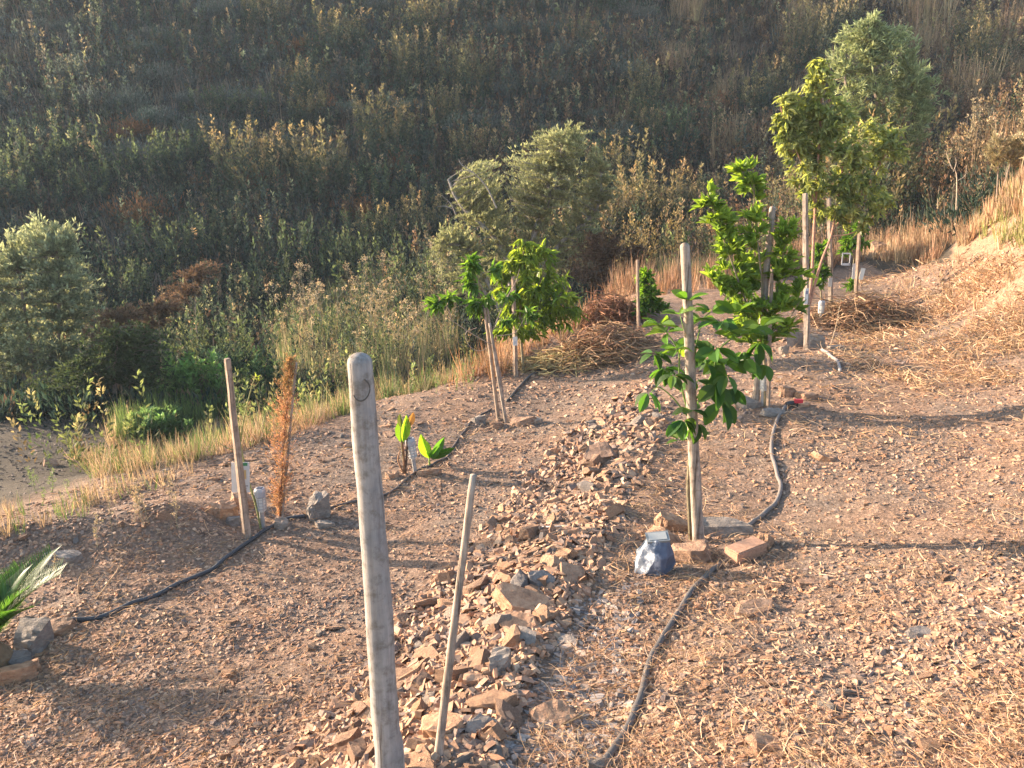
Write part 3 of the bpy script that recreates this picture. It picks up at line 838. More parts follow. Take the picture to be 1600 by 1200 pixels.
chips('gravel', 2500, [(-80,800),(-80,650),(130,650),(160,690),(60,770)], .01, .045, .35, 'clods on the bare earth below the terrace at the far left', [(.12,.085,.065),(.16,.115,.085),(.10,.075,.06)], 2.5, 36)  # dark clod colours stand for the shade on this earth
# tall weeds: single stalks with side shoots, each a thing
def weed_proto(seed, hgt, kind):
    gg = np.random.default_rng(seed)
    root = empty('tall_weed', (0, 0, 0), 'x', 'weed')
    st, lf = MB(), MB()
    c = (.30, .25, .15) if kind == 'dry' else (.16, .20, .08)
    lean = gg.normal(size=2) * .12
    n = 9
    z = np.linspace(0, hgt, n)
    line = np.stack([lean[0] * z + gg.normal(size=n) * .01, lean[1] * z + gg.normal(size=n) * .01, z], -1)
    add_tube(st, line, np.linspace(.009, .003, n), 5, c, False)
    tips = [line[-1]]
    for i in range(9):
        t = gg.uniform(.35, .95); p = line[int(t * (n - 1))]
        a = gg.uniform(0, 6.28); L = gg.uniform(.10, .32) * hgt * .6
        e = p + np.array([math.cos(a) * L * .7, math.sin(a) * L * .7, L * .8])
        mid = (p + e) / 2 + np.array([0, 0, -.02])
        add_tube(st, smooth_line([p, mid, e], 3), np.linspace(.005, .002, 7), 4, c, False)
        tips.append(e)
    st.build('stem', M_BARK, root)
    tips = np.array(tips)
    K = 14
    pos = np.repeat(tips, K, axis=0) + gg.normal(size=(len(tips) * K, 3)) * .022
    cc = tints((.40, .32, .2) if kind == 'dry' else (.20, .26, .09), len(pos))
    place(lf, RHOMB, pos, rnd_dir(len(pos), gg) + np.array([0, 0, .6]), rnd_dir(len(pos), gg), .035, .02, cc)
    if kind == 'green':
        t = gg.uniform(.1, .95, 60); q = line[(t * (n - 1)).astype(int)]
        dd = rnd_dir(60, gg); dd[:, 2] = np.abs(dd[:, 2]) * .8
        place(lf, STRIP, q, dd, rnd_dir(60, gg), gg.uniform(.06, .14, 60), .012, tints((.16, .23, .07), 60))
    else:
        t = gg.uniform(.1, .9, 26); q = line[(t * (n - 1)).astype(int)]
        dd = rnd_dir(26, gg)
        place(lf, STRIP, q, dd, rnd_dir(26, gg), gg.uniform(.05, .12, 26), .008, tints((.36, .28, .17), 26))
    lf.build('foliage', M_DRY if kind == 'dry' else M_SCRUB, root)
    return root
def weeds(kind, n, region, label, group, seed, h0):
    ps = [weed_proto(seed + i, .85 * (1 + .18 * i), kind) for i in range(3)]
    gg = np.random.default_rng(seed + 50)
    h = poly_points(region, n, seed + 60)
    for i, q in enumerate(h):
        o = ps[i] if i < 3 else copy_tree(ps[i % 3])
        o.location = (q[0], q[1], q[2] - .02); o.rotation_euler = (gg.normal() * .06, gg.normal() * .06, gg.uniform(0, 6.28))
        s = gg.uniform(.7, 1.2) * h0 / .85; o.scale = (s, s, s)
        o['label'] = label; o['group'] = group
weeds('dry', 95, [(430,600),(440,500),(540,470),(690,470),(715,570),(640,600)], 'pale dry weed stalk with seed heads in the gully behind the lower terrace', 'dry weed stalks in the gully', 400, 1.05)
weeds('green', 55, [(230,650),(260,590),(420,560),(560,540),(660,560),(560,610),(400,640)], 'green leafy weed in the gully behind the lower terrace', 'green weeds in the gully', 420, .7)
weeds('dry', 34, [(1400,330),(1480,280),(1640,230),(1640,290),(1520,310)], 'dry seed-headed weed stalk on top of the slope at the right', 'dry weeds on the right slope', 440, .95)
weeds('green', 12, [(20,790),(60,730),(140,700),(230,690),(190,740),(80,790)], 'small green weed on the bare earth at the far left', 'green weeds on the bare earth', 460, .17)
weeds('green', 10, [(655,620),(660,600),(760,590),(740,610)], 'small green weed at the rim behind the lower terrace', 'green weeds at the rim', 480, .20)
weeds('dry', 9, [(60,900),(60,860),(300,770),(340,800),(120,930)], 'small dead stalk standing on the left mound of the lower terrace', 'dead stalks on the left mound', 500, .22)

# ------------------------------------------------------------------ big bushes and trees
def blob_crown(mb, tw, base_pt, blobs, Y, n_twig, K, leaf, width, tint, tip, gg, tpl=RHOMB, droop=0., up=.5, skel=None, twig_r=.004, tw_c=(.13, .10, .07), jit=.35, along=.25):
    """twigs grown through lumps of the crown, leaves set along each; blobs = (u, v, ru, rv, weight)"""
    W = np.array([q[4] for q in blobs], float)
    for bi, (u, v, ru, rv, wt) in enumerate(blobs):
        m = int(n_twig * wt / W.sum())
        s = Y / (CP + (600 - v) / F_PX * SP) / F_PX
        c = P(u, v, Y + gg.uniform(-.5, .5) * ru * s * .6)
        rx, rz = ru * s, rv * s
        for i in range(m):
            d = rnd_dir(1, gg)[0]
            q = gg.uniform(.35, 1.0) ** .6
            e = c + d * q * np.array([rx, rx * .85, rz]) * gg.uniform(.8, 1.12)
            root = skel[np.argmin(((skel - e) ** 2).sum(1) + (skel[:, 2] > e[2] + .02) * .3)] if skel is not None else c
            r = e - root
            L = np.linalg.norm(r)
            st = root + r * max(0., 1 - (rx * 1.1) / max(L, 1e-6)) if L > rx * 1.1 else root
            mid = (st + e) / 2 + gg.normal(size=3) * L * .06 + np.array([0, 0, .04 * L])
            line = smooth_line([st, mid, e], 3)
            if tw is not None and i % 2 == 0: add_tube(tw, line, np.linspace(twig_r, twig_r * .4, len(line)), 3, tw_c, False)
            t = gg.uniform(along, 1, K)
            x = t * (len(line) - 1); k0 = np.minimum(x.astype(int), len(line) - 2)
            pos = line[k0] * (1 - (x - k0))[:, None] + line[k0 + 1] * (x - k0)[:, None]
            ax = norm(e - st)
            rd = rnd_dir(K, gg)
            dd = norm(ax * gg.uniform(.3, .9, (K, 1)) + rd * .8 + np.array([0, 0, up]) - np.array([0, 0, droop]))
            nn = norm(np.array([0, 0, 1.]) + gg.normal(size=(K, 3)) * jit)
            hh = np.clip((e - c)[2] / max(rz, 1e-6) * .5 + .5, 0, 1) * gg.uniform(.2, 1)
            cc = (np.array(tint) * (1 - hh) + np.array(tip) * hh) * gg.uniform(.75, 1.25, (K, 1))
            place(mb, tpl, pos, dd, nn, leaf * gg.uniform(.65, 1.25, K), leaf * width * gg.uniform(.8, 1.2, K), cc)
def line_px(lst, Y):
    return np.array([P(u, v, Y + dy) for u, v, dy in lst])
def woody(name, base, label, cat, limbs, blobs, n_twig, K, leaf, width, tint, tip, seed, mat, r0=.03, bark=(.22, .17, .13), group=None, parts=('trunk', 'crown'), trunk_k=7, **kw):
    gg = np.random.default_rng(seed)
    Y = base[1]
    root = empty(name, base, label, cat, group)
    tr, cr = MB(), MB()
    sk = []
    for lb in limbs:
        pl = np.array([base + np.array([0, 0, -.03]) if q is None else P(q[0], q[1], Y + (q[2] if len(q) > 2 else 0)) for q in lb[1]])
        sl = smooth_line(pl, 6)
        add_tube(tr, sl, np.linspace(lb[0][0], lb[0][1], len(sl)), trunk_k, bark)
        if len(lb) < 3: sk.append(sl)                    # bare dead limbs carry no leaves
    sk = np.concatenate(sk)
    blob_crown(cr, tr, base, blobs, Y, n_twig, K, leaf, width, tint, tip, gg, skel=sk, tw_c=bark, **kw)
    tr.build(parts[0], M_BARK, root); cr.build(parts[1], mat, root)
    return root
def base_at(u, v, Y):
    p = P(u, v, Y); p[2] = height(np.array([p[0]]), np.array([p[1]]))[0]
    return p

# the pale rounded bush at the left edge
b = base_at(60, 640, 14.5)
woody('pale_bush', b, 'large pale grey-green rounded bush at the left edge beyond the lower terrace', 'bush',
      [((.06, .02), [None, (50, 560), (30, 430)]), ((.05, .02), [None, (90, 540), (90, 400)]), ((.04, .02), [None, (20, 560), (-60, 460)])],
      [(75,385,60,52,3),(20,440,75,75,3.5),(110,460,52,65,3),(-70,450,70,90,2),(60,530,80,60,3),(-20,560,80,70,2.5),(110,570,50,50,1.5),(30,620,90,40,2)],
      1500, 24, .10, .36, (.23, .25, .16), (.40, .42, .25), 601, M_SCRUB, up=.6, twig_r=.006)
b = base_at(175, 610, 13.0)
woody('dark_bush', b, 'dark green bush with reddish dead tops right of the pale bush at the left', 'bush',
      [((.04, .015), [None, (180, 560), (190, 510)]), ((.03, .01), [None, (140, 570), (120, 540)])],
      [(175,560,65,50,3),(230,560,45,60,2),(130,600,60,40,2),(80,620,60,30,2)],
      700, 24, .075, .4, (.045, .07, .03), (.09, .11, .045), 602, M_SCRUB, up=.5)
for k, (u, v, Y, L) in enumerate([(180,545,13.6,'rust brown dead fern clump just right of the pale bush'), (245,530,14.2,'rust brown dead fern clump in the gully behind the dark bush'), (300,480,16.5,'rust brown dead fern clump highest of those beside the pale bush')]):
    b = base_at(u, v, Y)
    woody('dead_fern', b, L, 'fern', [((.015, .006), [None, (u + 4, v - 20), (u, v - 45)])],
          [(u - 8, v - 40, 32, 26, 2), (u + 22, v - 55, 26, 20, 1.5), (u - 30, v - 20, 22, 24, 1)], 90, 22, .085, .30, (.11, .075, .05), (.24, .155, .10), 610 + k, M_DRY, up=.25, parts=('stem', 'frond'))
# fresh green clumps of fennel-like growth in the gully
for k, (u, v, Y, ru, rv, L) in enumerate([(290,590,13.5,45,48,'bright green feathery plant in the gully left of the tall stake'), (345,560,14.5,32,40,'blue-green broad-leaved plant in the gully behind the bright green one'), (530,560,12.0,34,34,'bright green bushy plant in the gully behind the thick post'), (240,640,11.5,30,26,'small green plant in the gully above the straw grass'), (400,560,14.5,40,40,'dark green weed bush in the gully, farthest right before the pale grass')]):
    b = base_at(u, v + rv * .7, Y)
    col_g = [(.09, .16, .045), (.085, .13, .08), (.14, .21, .05), (.08, .13, .045), (.07, .11, .045)][k]
    gg = np.random.default_rng(640 + k)
    root = empty('green_plant', b, L, 'plant')
    n = 46
    s = Y / F_PX
    bs = b + np.stack([gg.normal(size=n) * ru * s * .5, gg.normal(size=n) * ru * s * .4, np.zeros(n)], -1)
    bs[:, 2] = height(bs[:, 0], bs[:, 1])
    mb = MB(); spires(mb, bs, gg.uniform(1.0, 2.0, n) * rv * s, np.full(n, .10), tints(col_g, n), tints(np.array(col_g) * 1.5, n), 46, np.full(n, .10), gg, .2)
    mb.build('foliage', M_SCRUB, root)
    st = MB()
    for q in bs[:20]: add_tube(st, [q, q + np.array([0, 0, rv * s])], [.008, .004], 4, (.12, .14, .06), False)
    st.build('stem', M_BARK, root)

# the olive-grey bush in the middle
b = base_at(800, 455, 16.5)
woody('olive_bush', b, 'large wide olive-grey bush with bare grey twigs behind the young trees in the middle', 'bush',
      [((.07, .02), [None, (790, 400), (720, 320), (700, 280)]), ((.08, .02), [None, (830, 380), (870, 280), (880, 220)]), ((.06, .02), [None, (860, 400), (930, 330), (940, 270)]), ((.05, .02), [None, (740, 400), (690, 380)]),
       ((.016, .005), [(776, 325, -.9), (760, 292, -.95), (740, 270, -1.0), (722, 258, -1.0), (716, 248, -1.0)], 1), ((.012, .004), [(740, 270, -1.0), (728, 266, -1.0), (720, 268, -1.0)], 1), ((.012, .004), [(712, 335, -.9), (704, 318, -.95), (690, 305, -1.0)], 1), ((.010, .004), [(706, 326, -.95), (694, 322, -1.0), (684, 323, -1.0)], 1)],
      [(880,235,62,42,3.4),(925,290,48,52,2.6),(800,280,62,40,2.6),(860,320,85,55,3.6),(740,310,42,34,1.7),(760,365,70,50,2.6),(700,385,34,42,1.5),(900,370,62,50,2),(830,410,90,45,2.4),(720,440,40,30,1),(850,300,95,70,4.5),(790,345,85,60,3.5)],
      2100, 24, .085, .30, (.22, .225, .125), (.40, .405, .21), 603, M_SCRUB, up=.7, twig_r=.007, bark=(.25, .22, .19))
# two brown bushes right of it
b = base_at(1012, 392, 19.5); gg = np.random.default_rng(604)
root = empty('amber_bush', b, 'amber brown upright bush right of the olive-grey bush', 'bush')
n = 70
bs = b + np.stack([gg.normal(size=n) * .62, gg.normal(size=n) * .5, np.zeros(n)], -1); bs[:, 2] = height(bs[:, 0], bs[:, 1]) - .05
mb = MB(); spires(mb, bs, gg.uniform(.7, 1.9, n), np.full(n, .13), tints((.10, .08, .04), n), tints((.24, .17, .08), n), 40, np.full(n, .085), gg, .16)
mb.build('foliage', M_SCRUB, root)
st = MB()
for q in bs[:16]: add_tube(st, [q, q + np.array([0, 0, .7])], [.014, .006], 4, (.14, .10, .07), False)
st.build('stem', M_BARK, root)
b = base_at(960, 430, 16.0)
woody('brown_bush', b, 'reddish brown dead bush at the right foot of the olive-grey bush', 'bush', [((.02, .008), [None, (950, 400), (930, 375)]), ((.02, .008), [None, (985, 410), (1000, 390)])],
      [(945,385,48,26,2),(985,410,40,28,2),(915,420,40,34,1.5)], 420, 22, .075, .26, (.10, .065, .042), (.21, .125, .078), 605, M_DRY, up=.3)

# the willow-leaved tree behind the staked tree on the right
b = base_at(1395, 335, 17.5)
woody('acacia_tree', b, 'tall pale green willow-leaved tree behind the staked tree at the upper right', 'tree',
      [((.08, .03), [None, (1390, 270), (1375, 180), (1360, 90), (1358, 40)]), ((.05, .02), [(1388, 270), (1420, 190), (1425, 130)]), ((.05, .02), [(1382, 230), (1330, 170), (1320, 120)])],
      [(1345,65,46,36,2.2),(1400,70,34,30,1.6),(1330,100,42,40,2.2),(1450,160,26,40,1.0),(1390,90,46,44,2.6),(1425,135,40,46,2.4),(1380,150,50,46,2.4),(1330,165,40,44,2),(1420,205,44,48,2.2),(1375,225,55,50,2.2),(1410,280,50,40,1.4),(1365,35,24,18,.7)],
      640, 24, .15, .22, (.23, .27, .14), (.44, .47, .25), 606, M_SCRUB, up=.35, twig_r=.006)
# the staked tree with small arching leaves
b = hit1(1264, 536)
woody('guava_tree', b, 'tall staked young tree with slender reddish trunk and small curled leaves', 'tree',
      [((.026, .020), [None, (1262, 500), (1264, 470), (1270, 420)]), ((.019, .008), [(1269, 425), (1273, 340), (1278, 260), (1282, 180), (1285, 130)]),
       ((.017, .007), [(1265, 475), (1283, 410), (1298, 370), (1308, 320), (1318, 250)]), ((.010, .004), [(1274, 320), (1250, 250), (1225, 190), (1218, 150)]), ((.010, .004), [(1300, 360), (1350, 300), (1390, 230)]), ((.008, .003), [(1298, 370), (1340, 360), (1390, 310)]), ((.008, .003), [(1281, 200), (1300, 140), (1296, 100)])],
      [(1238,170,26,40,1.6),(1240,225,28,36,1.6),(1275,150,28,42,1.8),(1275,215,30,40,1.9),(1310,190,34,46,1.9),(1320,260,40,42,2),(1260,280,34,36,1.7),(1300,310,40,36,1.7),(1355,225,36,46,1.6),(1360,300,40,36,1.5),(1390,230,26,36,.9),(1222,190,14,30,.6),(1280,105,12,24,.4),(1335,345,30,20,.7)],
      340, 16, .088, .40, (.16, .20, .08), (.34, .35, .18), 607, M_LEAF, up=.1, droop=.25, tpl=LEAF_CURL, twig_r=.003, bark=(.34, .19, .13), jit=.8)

def citrus(name, base, label, limbs, blobs, n_twig, K, leaf, seed, tint=(.055, .125, .022), tip=(.14, .25, .03), width=.42, group=None, **kw):
    return woody(name, base, label, 'tree', limbs, blobs, n_twig, K, leaf, width, tint, tip, seed, M_LEAF, bark=kw.pop('bark', (.20, .165, .10)), **kw)
# orange tree with upright bright leaves
b = hit1(1196, 634)
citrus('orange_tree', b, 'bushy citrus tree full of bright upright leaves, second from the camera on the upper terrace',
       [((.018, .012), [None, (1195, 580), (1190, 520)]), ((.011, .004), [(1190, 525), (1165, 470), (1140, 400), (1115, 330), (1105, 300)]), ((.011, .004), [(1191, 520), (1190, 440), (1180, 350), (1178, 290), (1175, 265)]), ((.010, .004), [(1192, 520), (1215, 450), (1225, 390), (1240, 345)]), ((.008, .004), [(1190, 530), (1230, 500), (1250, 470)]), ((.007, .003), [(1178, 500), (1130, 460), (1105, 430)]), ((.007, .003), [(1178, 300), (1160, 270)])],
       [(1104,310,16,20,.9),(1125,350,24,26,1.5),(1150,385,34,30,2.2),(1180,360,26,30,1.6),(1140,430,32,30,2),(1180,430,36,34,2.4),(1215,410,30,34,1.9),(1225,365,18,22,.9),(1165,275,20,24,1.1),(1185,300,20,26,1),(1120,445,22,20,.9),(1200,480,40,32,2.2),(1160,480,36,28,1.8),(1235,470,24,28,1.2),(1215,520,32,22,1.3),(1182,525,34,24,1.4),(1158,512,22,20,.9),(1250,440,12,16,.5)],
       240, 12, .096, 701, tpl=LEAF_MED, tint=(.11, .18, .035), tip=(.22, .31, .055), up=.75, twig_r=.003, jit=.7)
# lemon tree: few large leaves, each bunch placed
b = hit1(1079, 842)
root = empty('lemon_tree', b, 'young lemon tree with few large dark glossy leaves tied to the nearest upper terrace stake', 'tree')
tr, lf = MB(), MB()
gg = np.random.default_rng(702)
Y = b[1]
limbs = [((.014, .011), [None, (1077, 800), (1075, 760), (1078, 700), (1074, 640)]), ((.006, .003), [(1075, 645), (1062, 590), (1060, 550), (1042, 520), (1030, 505)]), ((.006, .003), [(1075, 650), (1082, 590), (1088, 540), (1098, 500), (1110, 488)]), ((.006, .003), [(1075, 640), (1110, 590), (1125, 545), (1160, 520), (1190, 508)]),
         ((.005, .002), [(1074, 650), (1050, 620), (1028, 605), (1014, 618)]), ((.005, .002), [(1076, 655), (1075, 668), (1072, 662)]), ((.004, .002), [(1064, 600), (1035, 575), (1022, 560)]), ((.004, .002), [(1112, 588), (1130, 610), (1120, 628)]), ((.004, .002), [(1085, 570), (1070, 520), (1062, 490)]), ((.003, .002), [(1076, 690), (1068, 684), (1060, 688)]), ((.004, .002), [(1125, 548), (1150, 560), (1178, 590)])]
for r_, l_ in limbs:
    pl = np.array([b if q is None else P(q[0], q[1], Y + gg.uniform(-.04, .04)) for q in l_])
    sl = smooth_line(pl, 6)
    add_tube(tr, sl, np.linspace(*r_, len(sl)), 7, (.17, .14, .085) if r_[0] > .01 else (.13, .20, .05))
# bunches: column, row, number, hanging 0..1, leaf length
for u, v, n, dr, L in [(1030,508,6,.2,.085),(1042,520,5,.3,.085),(1022,552,5,.5,.08),(1038,575,6,.7,.085),(1058,545,5,.3,.085),(1052,585,5,.6,.09),(1013,612,2,1.,.095),(1068,655,7,.9,.10),(1080,640,4,.5,.09),(1062,688,3,.2,.06),(1092,660,3,.9,.09),
                       (1110,488,5,.1,.085),(1096,500,5,.3,.09),(1125,505,5,.4,.11),(1118,545,6,.4,.11),(1104,568,5,.5,.10),(1130,560,4,.5,.11),(1118,600,6,.9,.115),(1126,628,3,1.,.12),(1150,528,4,.2,.10),(1172,520,4,.2,.10),(1190,512,4,.1,.10),(1186,535,4,.8,.10),(1160,548,3,1.,.09),(1060,492,4,.1,.08),(1075,470,3,.2,.08),(1135,585,4,.7,.1),(1146,605,3,.9,.1),(1196,568,2,.9,.09),(1088,595,4,.5,.09),(1082,530,3,.4,.09),(1150,490,3,.0,.10),(1165,560,3,.6,.1)]:
    c = P(u, v, Y + gg.uniform(-.14, .06)); n = n + 2; L *= 1.18
    a = gg.uniform(0, 6.28) + np.arange(n) / n * 6.28 + gg.normal(size=n) * .3
    d = norm(np.stack([np.cos(a), np.sin(a) * .8, np.full(n, .55 - 1.75 * dr) + gg.normal(size=n) * .25], -1))
    nn = norm(np.array([0, -.25, 1.]) + gg.normal(size=(n, 3)) * .35 + d * .4)
    pos = c + d * .012
    place(lf, LEAF_BIG, pos, d, nn, L * gg.uniform(.8, 1.15, n), L * .5 * gg.uniform(.85, 1.15, n), tints((.05, .115, .025) if dr > .3 else (.085, .16, .03), n, .3))
tr.build('trunk', M_BARK, root); lf.build('crown', M_LEAF, root, smooth=False)

# drooping-leaved tree on the lower terrace
b = hit1(818, 580)
citrus('peach_tree', b, 'dense bright green young tree with drooping narrow leaves at the back of the lower terrace',
       [((.02, .012), [None, (815, 540), (812, 500)]), ((.010, .004), [(812, 505), (815, 440), (818, 390), (817, 375)]), ((.010, .004), [(812, 505), (840, 450), (855, 400)]), ((.009, .004), [(814, 510), (860, 490), (890, 460)]), ((.008, .003), [(812, 505), (785, 450), (790, 410)])],
       [(817,392,26,22,1.4),(800,420,30,30,1.8),(835,430,36,34,2.2),(850,395,12,20,.6),(850,465,40,36,2.4),(815,470,40,38,2.4),(790,465,24,30,1.4),(885,480,26,28,1.4),(870,440,16,18,.6),(830,510,34,22,1.4),(785,505,22,18,.7),(900,470,12,16,.4)],
       165, 13, .125, 703, tint=(.10, .165, .03), tip=(.27, .33, .06), width=.25, tpl=LEAF_CURL, up=0., droop=.7, twig_r=.003, jit=.8)
# the sparse young tree with two leaning poles in front of it
b = hit1(790, 658)
citrus('avocado_sapling', b, 'thin sparse sapling with a few drooping leaf bunches tied to two leaning canes', 
       [((.012, .008), [None, (782, 590), (768, 520), (758, 455)]), ((.007, .003), [(758, 460), (748, 440), (735, 420)]), ((.007, .003), [(768, 520), (790, 470), (806, 440), (812, 420)]), ((.005, .003), [(770, 540), (735, 520), (705, 500), (690, 490), (685, 480)]), ((.005, .002), [(705, 500), (700, 480), (702, 470)]), ((.004, .002), [(778, 525), (805, 520), (818, 500)]), ((.004, .0025), [(745, 512), (728, 520), (733, 540), (752, 548), (776, 532)])],
       [(738,415,12,12,1.6),(732,438,14,12,1.6),(752,470,18,12,1.6),(740,485,12,10,1),(684,475,12,10,1.3),(702,462,12,8,1),(775,420,10,8,.8),(795,462,14,8,1),(824,490,12,8,.9),(790,495,10,8,.6)],
       56, 9, .11, 704, tint=(.06, .13, .03), tip=(.12, .21, .04), width=.36, tpl=LEAF_MED, up=0., droop=.55, twig_r=.003, jit=.6, bark=(.26, .20, .16))
b = hit1(1012, 500)
citrus('small_citrus', b, 'small round citrus bush beside the thin stake at the far edge of the lower terrace', [((.012, .006), [None, (1010, 470), (1010, 430)])],
       [(1008,435,13,14,1),(1012,462,20,18,2),(1030,478,16,12,1),(1002,482,12,12,.8)], 70, 12, .10, 705, tpl=LEAF_MED, up=.3, twig_r=.003)
b = hit1(1284, 478)
citrus('small_citrus', b, 'slim young citrus behind the staked tall tree, with a white wrapped stem', [((.014, .006), [None, (1282, 440), (1282, 395)])],
       [(1280,395,12,16,1.2),(1282,420,15,16,1.5),(1278,440,12,12,1)], 44, 12, .10, 706, tpl=LEAF_MED, up=.2, droop=.2, twig_r=.003)
b = hit1(1334, 458)
citrus('small_citrus', b, 'young citrus with white tree tags at the far end of the upper terrace', [((.014, .006), [None, (1333, 420), (1340, 360)]), ((.006, .003), [(1334, 400), (1325, 385), (1322, 378)])],
       [(1345,356,12,10,1.2),(1330,375,16,10,1.4),(1345,382,12,8,1),(1328,445,10,10,.8),(1320,390,10,8,.6)], 48, 12, .10, 707, tpl=LEAF_MED, up=.2, droop=.2, twig_r=.003)

# sapling without leaves by the left stake
b = hit1(408, 826)
woody('bare_sapling', b, 'thin bare sapling with a bent green stem beside the left stake', 'sapling',
      [((.008, .006), [None, (400, 790), (385, 740), (375, 690), (374, 665)]), ((.006, .003), [(376, 690), (382, 650), (392, 610), (398, 590)]), ((.004, .002), [(393, 608), (402, 600), (404, 597)]), ((.004, .002), [(378, 705), (355, 700), (340, 690)]), ((.003, .002), [(386, 640), (378, 632)])],
      [(403,592,5,6,1)], 3, 3, .03, .4, (.16, .2, .06), (.2, .25, .07), 708, M_LEAF, bark=(.20, .20, .075), parts=('stem', 'bud'))
# dried-up cypress
b = hit1(437, 818)
root = empty('dead_cypress', b, 'narrow dried-up orange brown conifer tied to a thin cane beside the solar lamp', 'tree')
gg = np.random.default_rng(709)
tr, lf = MB(), MB()
sl = smooth_line([b, P(440, 740, b[1]), P(447, 650, b[1]), P(455, 562, b[1])], 8)
add_tube(tr, sl, np.linspace(.012, .003, len(sl)), 6, (.22, .12, .07))
n = 300
t = gg.uniform(.02, 1, n); x = t * (len(sl) - 1); k0 = np.minimum(x.astype(int), len(sl) - 2)
p0 = sl[k0] + (sl[k0 + 1] - sl[k0]) * (x - k0)[:, None]
a = gg.uniform(0, 6.28, n); L = (.04 + .10 * np.sin(np.clip(t * 1.1, 0, 1) ** .8 * 3.1)) * gg.uniform(.15, 1.45, n)
for i in range(n):
    d = np.array([math.cos(a[i]) * .75, math.sin(a[i]) * .75, 1.0]); d /= np.linalg.norm(d)
    K = 16
    q = gg.uniform(.1, 1, K)
    pos = p0[i] + d * (q * L[i] * 1.3)[:, None]
    dd = norm(d + gg.normal(size=(K, 3)) * .7)
    place(lf, RHOMB, pos, dd, rnd_dir(K, gg), gg.uniform(.018, .035, K), .005, tints((.44, .255, .14), K, .35) if t[i] < .75 else tints((.33, .21, .10), K, .35))
    if i % 3 == 0: add_tube(tr, [p0[i], p0[i] + d * L[i] * 1.2], [.002, .001], 3, (.25, .13, .07), False)
tr.build('trunk', M_BARK, root); lf.build('foliage', M_DRY, root)

# ------------------------------------------------------------------ stakes and posts
def stake(name, top, bot, w_top, w_bot, label, kind='round', mat=None, group=None, seed=1, base=None, extend=.12, cat='stake', k=14, nodes=()):
    gg = np.random.default_rng(seed)
    b = hit1(*bot) if base is None else np.array(base)
    Y = b[1]
    t = P(top[0], top[1], Y)
    s = np.linalg.norm(t - np.array([0, 0, ZC])) / F_PX
    sb = np.linalg.norm(b - np.array([0, 0, ZC])) / F_PX
    r1, r0 = w_top * s / 2, w_bot * sb / 2
    ax = norm(t - b)
    n = 26
    q = np.linspace(0, 1, n)
    low = b - ax * extend
    line = low + (t - low) * q[:, None]
    side = norm(np.cross(ax, [0, 1, 0]))
    wob = np.cumsum(gg.normal(size=n)) * r1 * .05; wob -= np.linspace(wob[0], wob[-1], n)
    line = line + side * wob[:, None]
    rad = r0 + (r1 - r0) * q
    rad = rad * (1 + .025 * np.sin(q * 19 + gg.uniform(0, 6)) + .015 * gg.normal(size=n))
    for nd in nodes:
        rad = rad + r1 * .18 * np.exp(-((q - nd) / .012) ** 2)
    if kind == 'round':                                  # rounded head
        capn = 5
        a = np.linspace(0, math.pi / 2, capn + 1)[1:]
        top_line = line[-1] + ax * (np.sin(a) * r1 * .8)[:, None]
        line = np.concatenate([line, top_line]); rad = np.concatenate([rad, np.maximum(r1 * np.cos(a), r1 * .06)])
        kk = k
    elif kind == 'cane':
        kk = 8
    else:
        kk = 4
    mb = MB()
    V, f = tube(line, rad * (1.25 if kk == 4 else 1), kk)
    nv = len(V); mb.add(V, f)
    mb.f.append(np.arange(nv - kk, nv)[None])
    o = mb.build(name, mat or M_WOOD, base=b, smooth=kk > 4)
    if kk == 4:
        bm = bmesh.new(); bm.from_mesh(o.data)
        bmesh.ops.bevel(bm, geom=[e for e in bm.edges if len(e.link_faces) == 2 and e.calc_face_angle(0) > .6], offset=r1 * .2, segments=2, affect='EDGES')
        bm.to_mesh(o.data); bm.free()
    return tag(o, label, cat, group)
pb = P(606, 1215, 2.1); pb[2] = height(np.array([pb[0]]), np.array([pb[1]]))[0]
thick = stake('wooden_post', (562, 566), None, 38, 42, 'thick weathered grey round post with rounded top, closest to the camera', base=P(610, 1262, 2.1), extend=.35, seed=3, cat='post', k=24, mat=M_POST)
# the knot on the post head
s_ = 2.1 * 1.02 / F_PX
kn = P(566, 606, 2.1)
kb = MB()
a = np.linspace(-2.6, 1.2, 22)
ax = norm(P(562, 566, 2.1) - P(610, 1262, 2.1))
rr = 19.4 * np.linalg.norm(P(562, 566, 2.1) - np.array([0, 0, ZC])) / F_PX
ring = []
for q in a:
    du, dv = math.cos(q) * 13, math.sin(q) * 17
    p = P(567 + du, 604 - dv, 2.1)
    cx = P(565 + (604 - dv - 604) * .065, 604 - dv, 2.1)
    off = p[0] - cx[0]
    p[1] = 2.1 - math.sqrt(max(rr * rr - off * off, 0)) * .99 - .0005
    ring.append(p)
add_tube(kb, np.array(ring), .0022, 5, (.10, .085, .07))
kb.build('knot', M_BARK, thick)
stake('bamboo_cane', (740, 742), None, 11, 14, 'thin pale cane leaning right, just right of the thick post', kind='cane', base=P(680, 1215, 2.2), extend=.35, seed=4, nodes=(.47, .9), cat='cane')
stake('wooden_stake', (1070, 385), (1091, 846), 14, 18, 'round grey stake holding the young lemon tree, nearest on the upper terrace', seed=5)
stake('wooden_stake', (1207, 326), (1180, 634), 9, 11, 'round grey stake rising out of the bright citrus tree crown', seed=6)
stake('wooden_stake', (1206, 420), (1200, 638), 4.5, 5.5, 'thin brown stake right of the white lamp under the bright citrus tree', kind='square', mat=M_WOOD2, seed=7)
stake('wooden_stake', (1258, 302), (1260, 546), 7, 8.5, 'straight square grey stake beside the slender tall tree, with a white tag', kind='square', seed=8)
stake('wooden_stake', (1295, 310), (1298, 474), 5.5, 6.5, 'grey stake between the slender tall tree and the far twig pile', kind='square', seed=9)
